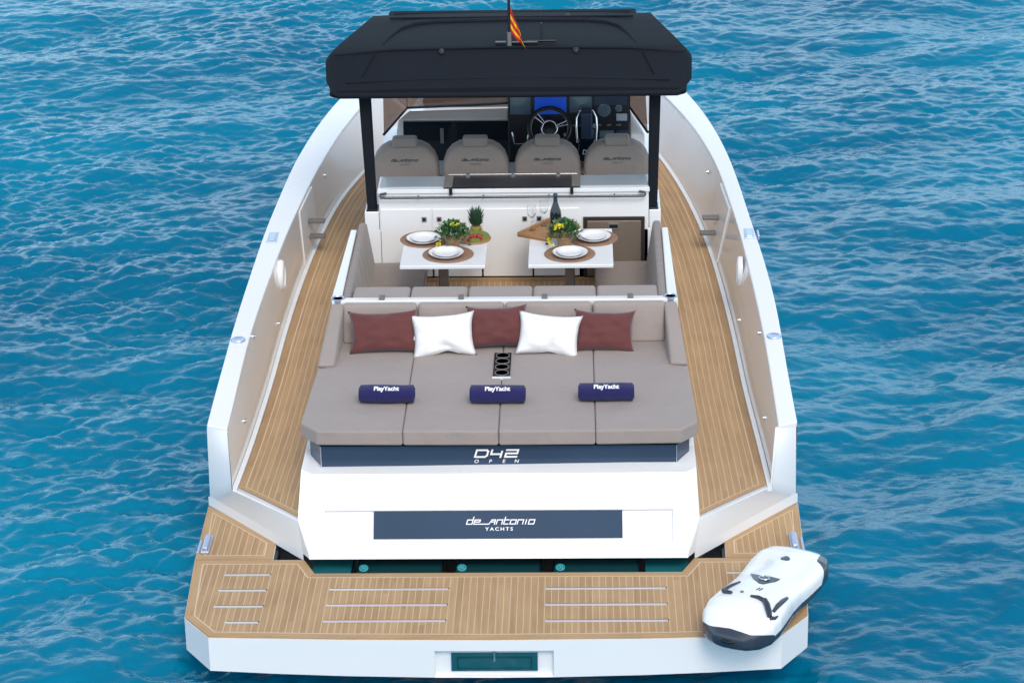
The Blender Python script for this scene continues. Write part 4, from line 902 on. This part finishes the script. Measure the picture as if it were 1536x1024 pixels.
# ================================================================== SEA SCOOTER
sc = thing('sea_scooter', 'white underwater scooter with dark bumper and handles lying on the starboard corner of the platform', 'sea scooter')
ST = [(0, .11, .12, .17), (.025, .17, .09, .195), (.07, .215, .06, .212), (.15, .243, .03, .225), (.28, .247, .01, .232), (.42, .236, .0, .232), (.56, .226, .0, .240), (.70, .228, .0, .252), (.82, .240, .0, .262), (.94, .248, .0, .258), (1.03, .238, .0, .238), (1.10, .205, .01, .205), (1.15, .155, .025, .165), (1.185, .09, .045, .125)]
us_ = [s[0] for s in ST]
def sw_(u): return float(np.interp(u, us_, [s[1] for s in ST]))
def s0_(u): return float(np.interp(u, us_, [s[2] for s in ST]))
def s1_(u): return float(np.interp(u, us_, [s[3] for s in ST]))
def cs_(u, a):   # a: angle around the section, 90 = top
    wv, zb_, zt_ = sw_(u), s0_(u), s1_(u); zm = zb_ + (zt_ - zb_) * .42; c, s = math.cos(a), math.sin(a)
    e = .52 if s >= 0 else .75
    x = wv * math.copysign(abs(c) ** .62, c); z = zm + (zt_ - zm if s > 0 else zm - zb_) * math.copysign(abs(s) ** e, s)
    if s > 0: # centre ridge between two arm hollows behind the handles
        k = math.exp(-((u - .38) / .20) ** 2); z += k * (.016 * math.exp(-(x / .05) ** 2) - .016 * math.exp(-((abs(x) - .13) / .06) ** 2)); z += .014 * math.exp(-((u - .88) / .15) ** 2) * math.exp(-(x / .12) ** 2)
    return (u, x, z)
NS, NA = 150, 120
f = MB(); rs = [[cs_(1.185 * i / NS, 6.28318 * j / NA) for j in range(NA)] for i in range(NS + 1)]
f.rings(rs, 0, True)
def split_line(u, x):
    line = s0_(u) + (s1_(u) - s0_(u)) * float(np.interp(x, [-.1, .15], [.16, .44]))
    nose = float(np.interp(u, [0, .93, 1.03, 1.10, 1.185], [0, -.02, .118, .142, .158])) + .014 * float(np.interp(abs(x), [0, .07, .13], [1, .6, 0]))
    tl = float(np.interp(u, [0, .08, .2, .34], [.27, .26, .20, .02])) * float(np.interp(x, [.09, .17], [0, 1]))
    return max(line, nose if u > .93 else 0, tl)
msk = [q[2] - split_line(q[0], q[1]) for q in f.v]
body = f.build('scooter_hull', ['scooter_white'], sc, sharp=50)
at = body.data.attributes.new('trim', 'FLOAT', 'POINT'); at.data.foreach_set('value', msk)
n_ = MT['scooter_white'].node_tree; b_ = n_.nodes['Principled BSDF']; ta = n_.nodes.new('ShaderNodeAttribute'); ta.attribute_name = 'trim'
g_ = n_.nodes.new('ShaderNodeMath'); g_.operation = 'GREATER_THAN'; g_.inputs[1].default_value = 0; n_.links.new(ta.outputs['Fac'], g_.inputs[0])
x_ = n_.nodes.new('ShaderNodeMix'); x_.data_type = 'RGBA'; x_.inputs[6].default_value = (.030, .038, .055, 1); x_.inputs[7].default_value = (.80, .80, .80, 1); n_.links.new(g_.outputs[0], x_.inputs[0]); n_.links.new(x_.outputs[2], b_.inputs['Base Color'])
def topz(u, v):
    best = None
    for j in range(0, 181, 3):
        p = cs_(u, R(j))
        if best is None or abs(p[1] - v) < abs(best[1] - v): best = p
    return best[2]
def surfpts(L_, o=.004): return [(u, v, topz(u, v) + o) for u, v in L_]
def patch(name, outline, m, th=.006):
    f = MB(); c = (sum(p[0] for p in outline) / len(outline), sum(p[1] for p in outline) / len(outline)); n = len(outline)
    ring = surfpts(outline, th); low = surfpts(outline, -.01); f.add(ring + [(c[0], c[1], topz(*c) + th + .002)], [[i, (i + 1) % n, n] for i in range(n)], 0, True); f.add(ring + low, [[i, (i + 1) % n, n + (i + 1) % n, n + i] for i in range(n)], 0, False)
    return f.build(name, m, sc)
patch('hatch_cap', [(.279 + .030 * math.cos(a), .0 + .030 * math.sin(a)) for a in [6.283 * i / 16 for i in range(16)]], 'scooter_dark')
patch('display_surround', [(.545, -.125), (.565, -.05), (.565, .0), (.550, .075), (.60, .068), (.685, .02), (.685, -.01), (.625, -.075)][::-1], 'scooter_dark')
f = MB(); zc = topz(.612, 0) + .012; f.tube([(.612 + .026 * math.cos(a), -.005 + .032 * math.sin(a), zc) for a in [6.283 * i / 20 for i in range(20)]], .0045, 6, closed=True); f.build('display_ring', 'steel', sc)
patch('display', [(.612 + .020 * math.cos(a), -.005 + .026 * math.sin(a)) for a in [6.283 * i / 16 for i in range(16)]], 'screen_grey', .010)
f = MB(); f.tube(surfpts([(.90, .025), (.893, .075), (.905, .12)], .006), [.008, .015, .017], 10); f.tube(surfpts([(.905, .12), (.94, .150), (.985, .182), (1.015, .20)], .014), [.017, .020, .019, .015], 10); f.tube(surfpts([(1.015, .20), (.985, .222), (.955, .228)], .004), [.015, .011, .006], 8); f.build('handle', 'scooter_dark', sc)
f = MB(); f.tube(surfpts([(.71, -.125), (.79, -.150), (.865, -.168)], .003), [.006, .014, .016], 10); f.tube(surfpts([(.865, -.168), (.89, -.145), (.900, -.10)], .006), [.016, .017, .012], 10); f.build('handle', 'scooter_dark', sc)
f = MB(); f.tube(surfpts([(.74, .200), (.80, .198), (.88, .196), (.955, .198)], .001), [.011, .016, .016, .011], 10); f.build('side_grip', 'scooter_dark', sc)
for q in (.026, .044):
    f = MB(); f.tube(surfpts([(.755, q), (.80, q - .004)], .001), .0045, 6); f.build('vent_slot', 'scooter_dark', sc)
f = MB(); f.lathe([(.011, 0), (.011, .006), (.001, .008)], (.868, -.045, topz(.868, -.045)), 12); f.build('status_button', 'grey_rubber', sc)
f = MB(); f.tube([(1.172, .05, .095), (1.19, .02, .092), (1.19, -.02, .092), (1.172, -.05, .095)], .011, 8); f.build('nose_grip', 'black', sc)
tail, nose_ = Vector((1.915, .79)), Vector((1.395, -.25)); sc.scale = (.985, .98, .95); d = (nose_ - tail); ang = math.atan2(d.y, d.x)
sc.location = (tail.x, tail.y, .404); sc.rotation_euler = (0, 0, ang)
